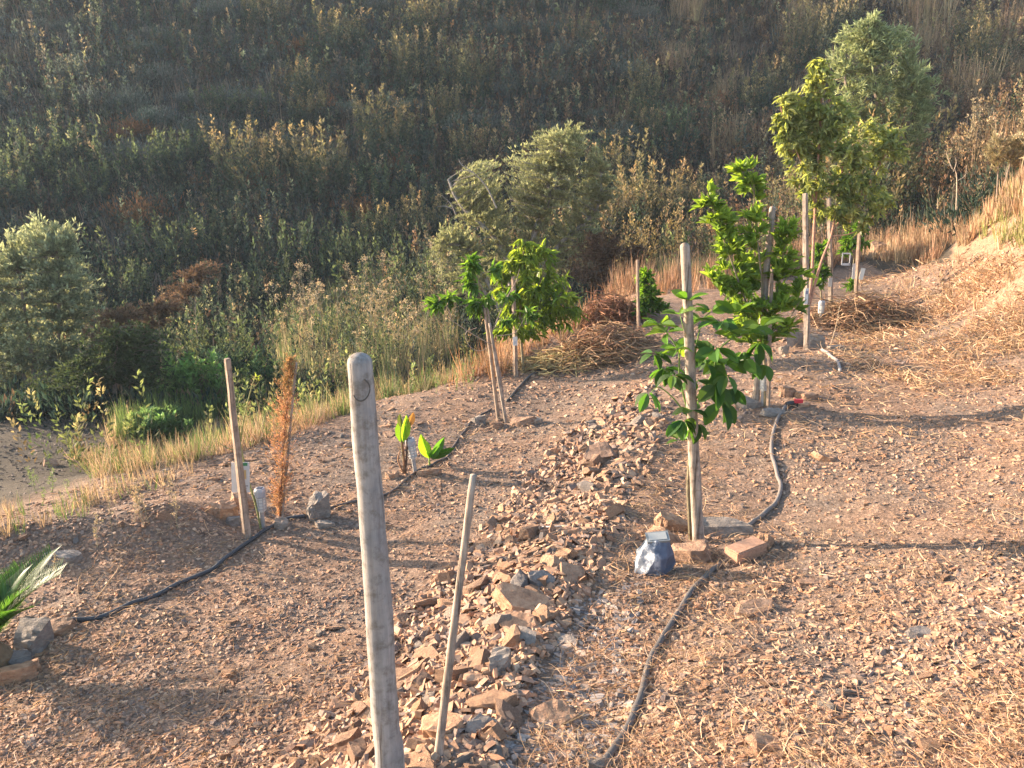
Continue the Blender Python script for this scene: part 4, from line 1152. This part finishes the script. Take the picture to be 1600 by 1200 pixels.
stake('wooden_stake', (1344, 345), (1337, 462), 4.5, 5.5, 'brown stake with white tags at the far end of the upper terrace', kind='square', mat=M_WOOD2, seed=10)
stake('wooden_stake', (996, 406), (998, 518), 4.5, 5, 'thin brown stake beside the small round citrus bush at the terrace edge', kind='square', mat=M_WOOD2, seed=11)
stake('wooden_stake', (802, 432), (806, 588), 6, 7, 'stake in front of the drooping bright green tree on the lower terrace', kind='square', mat=M_WOOD2, seed=12)
stake('support_cane', (757, 482), (779, 657), 5, 6.5, 'left one of the two leaning canes at the sparse sapling', kind='cane', mat=M_WOOD2, seed=13, cat='cane')
stake('support_cane', (765, 505), (790, 660), 4.5, 5.5, 'right one of the two leaning canes at the sparse sapling', kind='cane', seed=14, cat='cane')
stake('wooden_stake', (355, 560), (386, 840), 8.5, 11.5, 'tall square stake leaning left, with a white plant card, on the lower terrace', kind='square', mat=M_WOOD2, seed=15)
stake('support_cane', (463, 566), (440, 818), 3.5, 4.5, 'thin pale cane inside the dried-up orange brown conifer', kind='cane', seed=16, cat='cane')

# ------------------------------------------------------------------ tags, cards, lamps
def box_mb(mb, c, ex, ey, ez, X=(1, 0, 0), Yv=(0, 1, 0), Z=(0, 0, 1), tint=(1, 1, 1)):
    X, Yv, Z = np.array(X, float), np.array(Yv, float), np.array(Z, float)
    V = np.array([c + X * sx * ex / 2 + Yv * sy * ey / 2 + Z * sz * ez / 2 for sz in (-1, 1) for sx, sy in ((-1, -1), (1, -1), (1, 1), (-1, 1))])
    mb.add(V, [(3, 2, 1, 0), (4, 5, 6, 7), (0, 1, 5, 4), (1, 2, 6, 5), (2, 3, 7, 6), (3, 0, 4, 7)], tint)
def card(u, v, w, h_, Y, label, cat='tag', name='plant_tag', yaw=0, roll=0, detail=None):
    s = Y / (CP + (600 - v) / F_PX * SP) / F_PX
    c = P(u, v, Y)
    X = np.array([math.cos(R(yaw)) * math.cos(R(roll)), math.sin(R(yaw)), math.sin(R(roll))]); X = norm(X)
    Z = norm(np.array([-math.sin(R(roll)), 0, math.cos(R(roll))])); Yv = np.cross(Z, X)
    root = empty(name, c, label, cat)
    mb = MB(); box_mb(mb, c, w * s, .003, h_ * s, X, Yv, Z, (.55, .55, .52))
    mb.build('card', M_PLAIN, root)
    for nm, du, dv, ww, hh, tnt in detail or []:
        m2 = MB(); box_mb(m2, c + X * du * s - Z * dv * s - Yv * .0032, ww * s, .0012, hh * s, X, Yv, Z, tnt)
        m2.build(nm, M_PLAIN, root)
    return root
Ys = hit1(386, 840)[1]
card(376, 746, 27, 50, Ys + .05, 'white plant card with green header and fruit picture on the left stake', 'plant card', 'plant_card', 12, -4,
     [('header', 3, -22, 15, 5, (.05, .22, .10)), ('picture', 5, -5, 7, 15, (.55, .38, .16)), ('picture', 4, -1, 4, 7, (.62, .22, .10)), ('print', 4, 14, 14, 2, (.25, .25, .25)), ('print', 4, 18, 10, 1.6, (.3, .3, .3))])
Yg = hit1(1260, 546)[1]
card(1260, 463, 6, 25, Yg - .06, 'narrow white tag on the square stake of the slender tall tree', 'tag', 'plant_tag', 5, 0, [('print', 0, -6, 3.5, 5, (.2, .2, .28))])
Yq = hit1(1337, 462)[1]
fr = empty('plant_tag', P(1322, 405, Yq - .1), 'white square frame-like tag hanging left of the farthest tagged stake', 'tag')
s_ = Yq / F_PX
for du, dv, w_, h_ in ((0, 8, 13, 3.5), (-6, 0, 1.5, 18), (6, 0, 1.5, 18), (0, -9, 12, 2)):
    m2 = MB(); box_mb(m2, P(1322 + du, 405 + dv, Yq - .1), w_ * s_, .004, h_ * s_, tint=(.55, .55, .55)); m2.build('strip', M_PLAIN, fr)
card(1334, 424, 5, 24, Yq - .12, 'tall white tag left of the farthest tagged stake', 'tag', 'plant_tag', 10, 3)
card(1347, 428, 6, 18, Yq - .12, 'white crumpled tag right of the farthest tagged stake', 'tag', 'plant_tag', -15, -8)
card(1297, 441, 6, 14, hit1(1298, 474)[1] - .06, 'white wrap tag low on the grey stake before the far twig pile', 'tag', 'plant_tag', 0, 0)
card(1284, 436, 4, 18, hit1(1284, 478)[1] - .06, 'white tag on the stem of the slim citrus left of the grey stake', 'tag', 'plant_tag', 0, 0)
Yp = hit1(806, 588)[1]
card(805, 533, 7, 14, Yp - .05, 'white tag on the stake of the drooping bright green tree', 'tag', 'plant_tag', 8, 0, [('print', 0, 2, 4, 4, (.4, .4, .42))])

def solar_lamp(u, v, h_px, label, lean=0.):
    b = hit1(u, v); s = np.linalg.norm(b - np.array([0, 0, ZC])) / F_PX
    H = h_px * s; r = 7.5 * s * h_px / 60
    root = empty('solar_lamp', b, label, 'garden lamp', 'small solar lamps by the young trees')
    ax = norm(np.array([lean, 0, 1.]))
    def at(z): return b + ax * z
    m = MB(); add_tube(m, [at(-.08), at(H * .42)], r * .45, 10, (.28, .265, .25)); m.build('stake', M_PLAIN, root, smooth=False)
    m = MB(); add_tube(m, [at(H * .40), at(H * .43), at(H * .44), at(H * .78)], [r * .5, r * .55, r * .85, r * .98], 14, (.52, .51, .47)); bd = m.build('lantern', M_PLAIN, root)
    m = MB()
    for z in (.50, .58, .66, .74): add_tube(m, [at(H * z - .002), at(H * z + .002)], r * 1.03, 14, (.33, .325, .31))
    for a in np.arange(7) / 7 * 6.283:
        o_ = np.array([math.cos(a), math.sin(a), 0]) * r
        add_tube(m, [at(H * .45) + o_ * .9, at(H * .78) + o_], r * .09, 5, (.33, .325, .31))
    m.build('rib', M_PLAIN, bd)
    m = MB(); add_tube(m, [at(H * .78), at(H * .80), at(H * .93), at(H * .97), at(H)], [r * .9, r * 1.12, r * 1.12, r * 1.0, r * .85], 14, (.30, .30, .31)); cp = m.build('cap', M_PLAIN, root)
    m = MB(); box_mb(m, at(H + .001), r, r, .003, tint=(.03, .035, .06)); m.build('solar_panel', M_PLAIN, cp)
solar_lamp(411, 824, 62, 'white ribbed solar garden lamp between the left stake and the dried-up conifer')
solar_lamp(649, 738, 56, 'white solar garden lamp between the two broad-leaved shoots', -.12)
solar_lamp(1191, 634, 56, 'white solar garden lamp between the stakes under the bright citrus tree')
solar_lamp(1281, 506, 34, 'small white solar garden lamp left of the far twig pile')

# the lamp shaped like a blue and white rock
b = hit1(1020, 892); s_ = np.linalg.norm(b - np.array([0, 0, ZC])) / F_PX
root = empty('rock_lamp', b, 'blue and white fake rock with grey top panel in the lemon tree stone ring', 'garden lamp')
gg = np.random.default_rng(77)
bm = bmesh.new()
wx, hz = 60 * s_, 58 * s_
for z, sc, dx in ((0, 1.0, 0), (.22, 1.08, 0), (.58, .98, .02), (.82, .74, .05), (.97, .52, .07)):
    for i in range(7):
        a = i / 7 * 6.283 + gg.uniform(-.25, .25)
        rr = .5 * sc * (1 + gg.uniform(-.16, .12))
        bm.verts.new((math.cos(a) * rr * wx + dx * wx, math.sin(a) * rr * wx * .8, z * hz - .01))
bmesh.ops.convex_hull(bm, input=bm.verts)
bmesh.ops.delete(bm, geom=[v for v in bm.verts if not v.link_faces], context='VERTS')
bmesh.ops.subdivide_edges(bm, edges=bm.edges[:], cuts=1, use_grid_fill=True)
for v in bm.verts:
    k = gg.normal() * .0028
    v.co += v.co.normalized() * k
me = bpy.data.meshes.new('rock_shell'); bm.to_mesh(me); bm.free()
m, nt, bb, out = new_mat('painted_rock')
tc = node(nt, 'ShaderNodeTexCoord')
nn_ = noise(nt, tc.outputs['Object'], 17, 5, .65)
c = ramp(nt, nn_, [(.40, (.06, .075, .10)), (.50, (.12, .14, .175)), (.57, (.42, .43, .43)), (.7, (.52, .52, .50))])
sx = node(nt, 'ShaderNodeSeparateXYZ'); nt.links.new(tc.outputs['Object'], sx.inputs[0])
mr = node(nt, 'ShaderNodeMapRange'); mr.inputs[1].default_value = -.005; mr.inputs[2].default_value = .03
nt.links.new(sx.outputs[0], mr.inputs[0])
c2 = ramp(nt, nn_, [(.4, (.045, .06, .095)), (.62, (.085, .105, .15)), (.75, (.2, .225, .26))])
c = mixc(nt, mr.outputs[0], c, c2)
nt.links.new(c, bb.inputs['Base Color']); bb.inputs['Roughness'].default_value = .6
bump(nt, bb, nn_, .5, .006)
me.materials.append(m)
o = bpy.data.objects.new('rock_shell', me); col.objects.link(o); o.parent = root
m2 = MB(); cc = b + np.array([wx * .07, -.006, hz * .965])
Z = norm(np.array([-.10, -.28, 1.])); X = norm(np.cross([0, 1, 0], Z)); Yv = np.cross(Z, X)
box_mb(m2, cc, wx * .56, wx * .36, .012, X, Yv, Z, (.17, .18, .18)); fr_ = m2.build('panel_frame', M_PLAIN, root)
m2 = MB(); box_mb(m2, cc + Z * .0072, wx * .44, wx * .26, .003, X, Yv, Z, (.26, .27, .26)); m2.build('solar_panel', M_PLAIN, fr_)

# ------------------------------------------------------------------ stone rings, brick, single stones
stone(1083, 872, .27, .17, .12, 'orange brown flat-topped stone at the front of the lemon tree ring', 8, (6, -4), seed=31, n=6)
stone(1032, 852, .20, .22, .07, 'grey brown slab leaning outward behind the blue rock lamp', 30, (-8, 38), seed=32, lift=.05)
stone(1048, 826, .26, .11, .11, 'long flat stone at the back of the lemon tree ring', -8, (4, 6), seed=33, rough=.4)
stone(1128, 836, .29, .06, .13, 'dark tilted slab at the back right of the lemon tree ring', -16, (-28, 10), True, seed=34, n=7, rough=.4)
stone(1196, 852, .11, .09, .08, 'small stone behind the brick of the lemon tree ring', 20, (0, 12), seed=35)
b1, b2 = hit1(1140, 880), hit1(1188, 858)
br = MB(); c = (b1 + b2) / 2 + np.array([0, 0, .035]); X = norm(b2 - b1); X[2] = .05; X = norm(X); Yv = norm(np.cross([0, 0, 1], X)); Z = np.cross(X, Yv)
box_mb(br, c, .225, .105, .072, X, Yv, Z, (.36, .205, .13))
o = br.build('brick', M_CHIP, base=c)
bm = bmesh.new(); bm.from_mesh(o.data); bmesh.ops.bevel(bm, geom=bm.edges[:], offset=.006, segments=2, affect='EDGES'); bm.to_mesh(o.data); bm.free()
tag(o, 'solid orange brown brick at the front right of the lemon tree ring', 'brick')
for i, (u, v, lx, ly, lz, rz, tl, gy, L) in enumerate([
  (820,948,.36,.20,.10,-8,(10,8),0,'largest flat slab of the berm, below the lemon tree ring to the left'),
  (850,912,.17,.12,.09,5,(0,4),1,'grey square block just above the largest berm slab'),
  (896,905,.20,.15,.05,-35,(12,30),0,'pointed brown slab tilted right of the grey square block'),
  (858,884,.18,.13,.05,40,(-10,-35),0,'pointed slab standing steeply above the grey square block'),
  (815,978,.22,.14,.06,-15,(14,6),0,'broad brown slab directly below the largest berm slab'),
  (812,1003,.17,.14,.05,10,(16,-8),1,'grey green oval slab below the broad brown slab'),
  (782,1050,.11,.09,.15,6,(0,4),1,'grey upright block in the lower berm'),
  (740,1068,.13,.09,.07,4,(4,0),0,'brown flat block left of the grey upright block'),
  (693,1150,.18,.15,.12,-6,(0,-4),0,'chunky brown block behind the foot of the thin cane'),
  (757,1142,.16,.12,.05,-12,(10,6),1,'pale slab right of the chunky brown block'),
  (862,1122,.18,.12,.06,4,(8,6),0,'orange broken slab in the middle of the foreground'),
  (568,1118,.22,.13,.05,28,(-4,-18),0,'pale long slab left of the thick post foot'),
  (935,718,.32,.26,.16,10,(14,-6),0,'big rounded brown boulder on the crest of the berm'),
  (885,1002,.10,.08,.03,4,(6,0),1,'small pale grey flake right of the grey green oval slab'),
  (1178,953,.24,.12,.03,12,(10,-6),0,'pale triangular slab lying alone below the brick'),
  (1286,716,.18,.12,.07,-20,(6,14),0,'dark pointed stone alone on the upper terrace right of the hose'),
  (1262,912,.13,.08,.03,-8,(4,0),0,'thin flat flake right of the brick shadow'),
  (1440,990,.15,.08,.03,20,(4,4),1,'thin grey flake in the right foreground'),
  (1205,1165,.15,.09,.04,-20,(4,6),0,'dark low stone at the bottom of the right foreground'),
  (1110,1030,.06,.05,.04,0,(0,0),0,'small reddish pebble right of the near hose'),
  # by the left stake
  (352,806,.18,.14,.13,10,(0,6),0,'reddish block left of the left stake foot'),
  (377,792,.20,.12,.14,-5,(0,0),0,'reddish block behind the left stake foot'),
  (330,800,.09,.08,.06,0,(0,0),0,'small pale stone at the far left of the left stake ring'),
  (365,818,.12,.10,.07,15,(0,0),1,'grey brown stone in front of the reddish blocks'),
  (493,808,.19,.13,.19,5,(0,2),1,'dark upright stone at the end of the left hose'),
  (440,822,.14,.10,.08,5,(0,0),1,'grey stone at the foot of the dried-up conifer'),
  (508,822,.15,.10,.05,20,(5,0),1,'low bluish stone right of the dark upright stone'),
  # by the shoots
  (672,742,.19,.10,.07,8,(2,0),0,'brick-like brown stone below the right broad-leaved shoot'),
  (612,745,.12,.10,.06,-10,(0,0),0,'brown stone left of the left broad-leaved shoot'),
  # by the sapling
  (748,660,.16,.11,.09,4,(0,0),1,'dark stone left of the two leaning canes'),
  (772,668,.13,.10,.07,14,(0,0),0,'small brown stone at the foot of the leaning canes'),
  (818,662,.24,.14,.09,-12,(8,-10),0,'tilted brown slab right of the two leaning canes'),
  (836,660,.15,.10,.06,8,(4,0),1,'grey flake right of the tilted brown slab'),
  # by the guava tree
  (1242,540,.24,.10,.20,14,(-16,0),1,'dark upright slab left of the square stake of the slender tall tree'),
  (1277,542,.22,.10,.19,-8,(-12,4),1,'dark upright slab right of the square stake of the slender tall tree'),
  (1225,552,.12,.08,.12,0,(0,0),1,'bluish grey stone at the left end of the slender tree ring'),
  (1305,545,.26,.14,.05,4,(6,0),1,'dark flat slab at the right end of the slender tree ring'),
  # by the orange tree
  (1229,618,.15,.11,.11,10,(0,0),0,'round pale orange stone right of the bright citrus tree stakes'),
  (1262,622,.22,.12,.07,-6,(4,0),0,'flat pale stone right of the round pale orange stone'),
  (1250,634,.22,.10,.05,4,(4,0),0,'low flat slab below the flat pale stone'),
  (1212,648,.22,.12,.05,6,(6,0),1,'dark slab in front of the bright citrus tree stakes'),
  (1168,636,.22,.10,.10,-8,(8,0),1,'dark slab left of the bright citrus tree stakes'),
  # around the sago palm
  (50,1012,.22,.16,.15,-25,(0,0),1,'large pale grey stone right of the sago palm'),
  (92,985,.22,.12,.06,25,(0,6),0,'pale long stone at the start of the left hose'),
  (30,1040,.12,.10,.07,0,(0,0),1,'small rounded grey stone at the foot of the sago palm'),
  (48,1048,.09,.08,.07,0,(0,0),0,'small pale tan stone at the foot of the sago palm'),
  (12,1062,.32,.10,.08,18,(0,0),0,'long brown stone in front of the sago palm'),
  (100,875,.24,.12,.07,10,(6,0),1,'pale slab on top of the left mound'),
  (80,728,.20,.13,.10,0,(0,12),0,'pale brown stone in the grass at the far left'),
  (900,475,.40,.28,.20,0,(0,0),0,'pale boulder behind the drooping bright green tree'),
  (1372,392,.30,.24,.20,0,(0,0),0,'pale boulder at the far end of the upper terrace'),
]):
    stone(u, v, lx, ly, lz * (.72 if i < 20 else 1), L, rz, tl, bool(gy), seed=900 + i, n=6 + i % 3)
# scooped soil at the lemon tree: earth heaped inside the ring is left to the ground sheet

# ------------------------------------------------------------------ hoses
M_HOSE = tint_mat('hose_rubber', .55, 50, .12, .1, .001, .4)
def hose(name, pts_px, r, tint, label, lift=0.):
    p = px_poly(pts_px); p[:, 2] += r * .8 + lift
    l = smooth_line(p, 8)
    l[:, 2] = np.maximum(height(l[:, 0], l[:, 1]) + r * .75, l[:, 2] - .02)
    m = MB(); add_tube(m, l, r, 12, tint)
    o = m.build(name, M_HOSE, base=l[0], smooth=True)
    return tag(o, label, 'hose')
hose('garden_hose', [(922,1240),(962,1170),(988,1125),(1003,1085),(1014,1040),(1040,992),(1072,940),(1102,904),(1126,884)], .0145, (.085, .075, .068), 'dark grey hose curving up from the bottom to the lemon tree ring')
hose('garden_hose', [(1166,826),(1190,808),(1213,786),(1220,762),(1214,742),(1206,712),(1206,690),(1212,664),(1222,645),(1232,632)], .0145, (.14, .12, .105), 'grey hose winding from the lemon tree ring to the bright citrus tree')
hose('garden_hose', [(106,972),(160,966),(230,938),(300,906),(350,876),(400,840),(440,816),(478,808)], .014, (.04, .042, .045), 'black hose running from the sago palm to the left stake')
hose('garden_hose', [(508,797),(548,786),(590,777),(622,762),(650,738),(676,727),(698,716),(706,702),(728,672),(742,655),(768,640)], .009, (.075, .062, .055), 'thin dark hose from the dark upright stone past the shoots to the sparse sapling')
hose('garden_hose', [(792,628),(806,612),(824,592),(845,578)], .014, (.06, .055, .05), 'short dark hose between the sparse sapling and the drooping green tree')
hose('garden_hose', [(1284,548),(1296,556),(1308,566),(1313,582)], .017, (.21, .19, .18), 'short grey hose end below the dark flat slab of the slender tree')
# red valve
b = hit1(1238, 636)
root = empty('hose_valve', b, 'small red hose valve at the end of the winding grey hose', 'valve')
m = MB(); add_tube(m, [b + np.array([-.06, -.01, .03]), b + np.array([.02, .0, .04])], .018, 10, (.03, .03, .03)); m.build('coupling', M_PLAIN, root)
m = MB(); box_mb(m, b + np.array([.045, -.005, .055]), .07, .035, .03, tint=(.55, .04, .05)); m.build('handle', M_PLAIN, root)
m = MB(); add_tube(m, [b + np.array([.04, 0, -.03]), b + np.array([.04, 0, .045])], .008, 8, (.03, .03, .03)); m.build('riser', M_PLAIN, root)

# ------------------------------------------------------------------ twig heaps, sticks
def heap(u, v, rx, ry, h_, n, label, seed, cols, name='twig_heap', main=0.):
    gg = np.random.default_rng(seed)
    b = hit1(u, v)
    m = MB()
    for i in range(n):
        a = gg.uniform(0, 6.28); q = gg.uniform(0, 1) ** .55
        x, y = math.cos(a) * rx * q, math.sin(a) * ry * q
        z = h_ * max(0, 1 - q ** 1.6) * gg.uniform(.15, 1.05)
        c = b + np.array([x, y, 0]); c[2] = height(c[:1], c[1:2])[0] + z + .01
        d = main + gg.normal() * .75
        L = gg.uniform(.18, .62)
        dv = np.array([math.cos(d), math.sin(d), gg.normal() * .30])
        bend = np.array([gg.normal() * .08, gg.normal() * .08, gg.uniform(-.03, .10)])
        p0, p1, p2 = c - dv * L / 2, c + bend, c + dv * L / 2
        for pq in (p0, p2): pq[2] = max(pq[2] - .06 * L, height(pq[:1], pq[1:2])[0] + .004)
        l = smooth_line([p0, p1, p2], 3)
        r = gg.uniform(.003, .008)
        k = cols[int(gg.integers(len(cols)))]
        add_tube(m, l, np.linspace(r, r * .5, len(l)), 4, np.array(k) * gg.uniform(.7, 1.2), False)
    return tag(m.build(name, M_DRY, base=b), label, 'twig heap')
C_TW = [(.38, .235, .14), (.30, .18, .11), (.44, .30, .18), (.22, .145, .095), (.48, .34, .21)]
heap(948, 552, .52, .38, .32, 560, 'heap of dry reddish brown twigs at the far end of the berm', 801, C_TW)
heap(880, 570, .55, .25, .08, 260, 'flat spread of pale straw left of the nearer twig heap', 802, [(.5, .38, .2), (.42, .30, .17), (.35, .3, .15)], 'straw_heap')
heap(1345, 505, .70, .45, .32, 620, 'heap of dry twigs right of the slender tall tree', 803, C_TW)
heap(955, 500, .40, .3, .35, 420, 'reddish brown dead brush behind the nearer twig heap', 804, [(.34, .18, .10), (.26, .14, .09)], 'brush_heap', 1.2)
def stick(pts_px, r, label, tint=(.36, .25, .16), up=None, cat='stick', name='dry_stick'):
    b = hit1(*pts_px[0])
    if up: p = np.array([b] + [P(u, v, b[1] + dy) for u, v, dy in up])
    else:
        p = px_poly(pts_px); p[:, 2] += r
    l = smooth_line(p, 5); m = MB(); add_tube(m, l, np.linspace(r, r * .5, len(l)), 6, tint)
    return tag(m.build(name, M_BARK, base=b), label, cat)
stick([(150,936)], .007, 'bent tan stick standing on the shaded side of the left mound', (.42, .28, .17), [(170, 910, 0), (184, 890, .02), (190, 873, .03)])
stick([(122,925)], .007, 'short broken stalk left of the bent tan stick', (.40, .28, .18), [(124, 905, 0), (128, 897, 0)])
stick([(966,706)], .005, 'thin dark twig standing in front of the berm boulder', (.16, .10, .07), [(955, 675, .0), (945, 645, .02)])
stick([(826,826), (856,825), (886,823)], .007, 'white straight stick lying on the berm rubble', (.62, .55, .47))
stick([(1600,523), (1540,522), (1478,520), (1455,505), (1425,480)], .008, 'long dark dead branch lying on the upper terrace at the right', (.13, .09, .065))
stick([(1296,545)], .004, 'thin pale stalk sticking out of the dark flat slab', (.5, .38, .25), [(1306, 510, 0), (1312, 478, 0)])
stick([(1560,665), (1530,660), (1500,658)], .007, 'short dark stick on the upper terrace at the right', (.15, .10, .07))
stick([(1500,930), (1560,960), (1610,985)], .004, 'thin pale stem lying in the right foreground', (.5, .37, .24))
stick([(700,1110), (770,1090), (835,1108)], .004, 'thin dark stem lying across the foreground stones', (.26, .2, .15))
b = base_at(1503, 292, 14.5)
woody('dead_shrub', b, 'bare forked dead shrub on top of the slope at the upper right', 'shrub', [((.011, .006), [None, (1495, 278), (1487, 262), (1479, 240)]), ((.007, .003), [(1490, 268), (1494, 255), (1493, 246)]), ((.006, .003), [(1497, 282), (1508, 274), (1510, 258)]), ((.005, .002), [(1486, 260), (1476, 256), (1472, 250)])], [(1480,235,6,8,1)], 3, 2, .05, .3, (.3, .22, .13), (.4, .3, .2), 805, M_DRY, bark=(.40, .32, .23), parts=('branch', 'twig'))
b = base_at(1565, 275, 13.0)
woody('pale_shrub', b, 'pale grey-green wispy shrub at the right edge of the slope', 'shrub', [((.012, .005), [None, (1560, 250), (1555, 225)]), ((.012, .005), [None, (1580, 250), (1590, 220)])], [(1560,235,22,28,1),(1590,235,20,28,1)], 160, 16, .09, .14, (.25, .22, .12), (.40, .33, .2), 806, M_DRY, up=.8, parts=('stem', 'foliage'))

# ------------------------------------------------------------------ broad-leaved shoots and the sago palm
def shoot(u, v, label, leaves, stalks, seed):
    b = hit1(u, v); Y = b[1]
    root = empty('broadleaf_shoot', b, label, 'plant')
    gg = np.random.default_rng(seed)
    st = MB()
    for l in stalks:
        p = np.array([b + np.array([0, 0, -.02])] + [P(a, c, Y) for a, c in l[1]])
        sl = smooth_line(p, 4); add_tube(st, sl, np.linspace(l[0], l[0] * .6, len(sl)), 7, l[2])
    st.build('stem', M_BARK, root)
    for (a0, b0), (a1, b1), w, tnt, dy, fx in leaves:
        m = MB()
        p0, p1 = P(a0, b0, Y), P(a1, b1, Y + dy)
        d = p1 - p0; L = np.linalg.norm(d)
        place(m, LEAF_BIG, p0[None], d[None], np.array([[fx, -.75, .5]]), L, w * L, tnt)
        m.build('leaf', M_LEAF, root)
LG, LD, LB = (.17, .32, .03), (.06, .15, .03), (.13, .07, .04)
shoot(633, 740, 'tall shoot with upright green leaves and brown stalks right of the thick post',
      [((628, 692), (623, 655), .42, LG, .02, -.5), ((630, 690), (637, 652), .34, LG, -.03, .4), ((631, 692), (621, 674), .5, LD, .05, -.8), ((636, 668), (648, 645), .45, LB, .03, .8), ((627, 668), (624, 646), .4, (.07, .09, .03), .03, -.2)],
      [(.012, [(630, 705), (628, 690)], (.20, .10, .05)), (.010, [(636, 700), (634, 668)], (.10, .06, .04)), (.009, [(622, 720), (625, 705)], (.28, .15, .08)), (.007, [(628, 700), (626, 668)], (.15, .13, .05))], 811)
shoot(671, 728, 'low rosette of broad bright green leaves right of the small lamp',
      [((671, 716), (656, 682), .42, LG, -.04, -.3), ((671, 716), (668, 690), .34, LG, .03, .2), ((673, 714), (695, 685), .36, LD, .02, .5), ((673, 716), (708, 701), .30, (.035, .09, .02), -.05, .6), ((672, 715), (686, 700), .42, LD, -.08, .4), ((671, 716), (662, 700), .4, LD, .1, -.5)],
      [(.010, [(671, 716)], (.2, .28, .06))], 812)
b = hit1(-12, 1046); b[2] += .02
root = empty('sago_palm', b, 'stiff dark green sago palm at the left edge of the lower terrace', 'palm')
gg = np.random.default_rng(813)
st = MB(); add_tube(st, [b - np.array([0, 0, .05]), b + np.array([0, 0, .05]), b + np.array([0, 0, .12])], [.09, .10, .05], 12, (.14, .10, .06)); st.build('trunk', M_BARK, root)
for i in range(20):
    a = -.2 + i / 20 * 6.283 + gg.normal() * .1; el = gg.uniform(.75, 1.3); L = gg.uniform(.42, .60)
    if i in (0, 1, 2, 19): L *= 1.05
    rd = np.array([math.cos(a), math.sin(a), 0])
    t = np.linspace(0, 1, 12)
    line = b + np.array([0, 0, .10]) + rd * (L * t * math.cos(el) + .16 * L * t * t)[:, None] + np.array([0, 0, 1.]) * (L * t * math.sin(el) - .28 * L * t * t)[:, None]
    m = MB(); add_tube(m, line, np.linspace(.006, .002, 12), 5, (.18, .22, .06), False)
    side = norm(np.cross(rd, [0, 0, 1.]))
    K = 34
    q = np.linspace(.14, 1, K); x = q * 11; k0 = np.minimum(x.astype(int), 10); pos = line[k0] + (line[k0 + 1] - line[k0]) * (x - k0)[:, None]
    tan = norm(line[k0 + 1] - line[k0])
    ll = .13 * np.sin(np.clip(q * 1.0 + .12, 0, 1) * 2.75) + .02
    for sgn in (-1, 1):
        d = norm(tan * .75 + side * sgn * .8 + np.array([0, 0, .28]))
        place(m, STRIP, pos, d, np.cross(tan, side) * 1., ll, .0085, tints((.05, .115, .03), K, .25))
    m.build('frond', M_LEAF, root)

# ------------------------------------------------------------------ haze added for a bluish veil
hz_mb = MB(); box_mb(hz_mb, np.array([0, 24.5, 12.5]), 112, 84, 51)
m = bpy.data.materials.new('veil_haze'); m.use_nodes = True
nt = m.node_tree
nt.nodes.remove(nt.nodes['Principled BSDF'])
pv = nt.nodes.new('ShaderNodeVolumePrincipled')
pv.inputs['Color'].default_value = (.72, .84, 1.0, 1)
pv.inputs['Density'].default_value = .0007  # added volume, lifts and blues the hillside
pv.inputs['Anisotropy'].default_value = .1
nt.links.new(pv.outputs[0], nt.nodes['Material Output'].inputs['Volume'])
o = hz_mb.build('haze', m)
tag(o, 'thin bluish haze added to veil and lift the far hillside', 'haze', kind='stuff')

#@@MORE
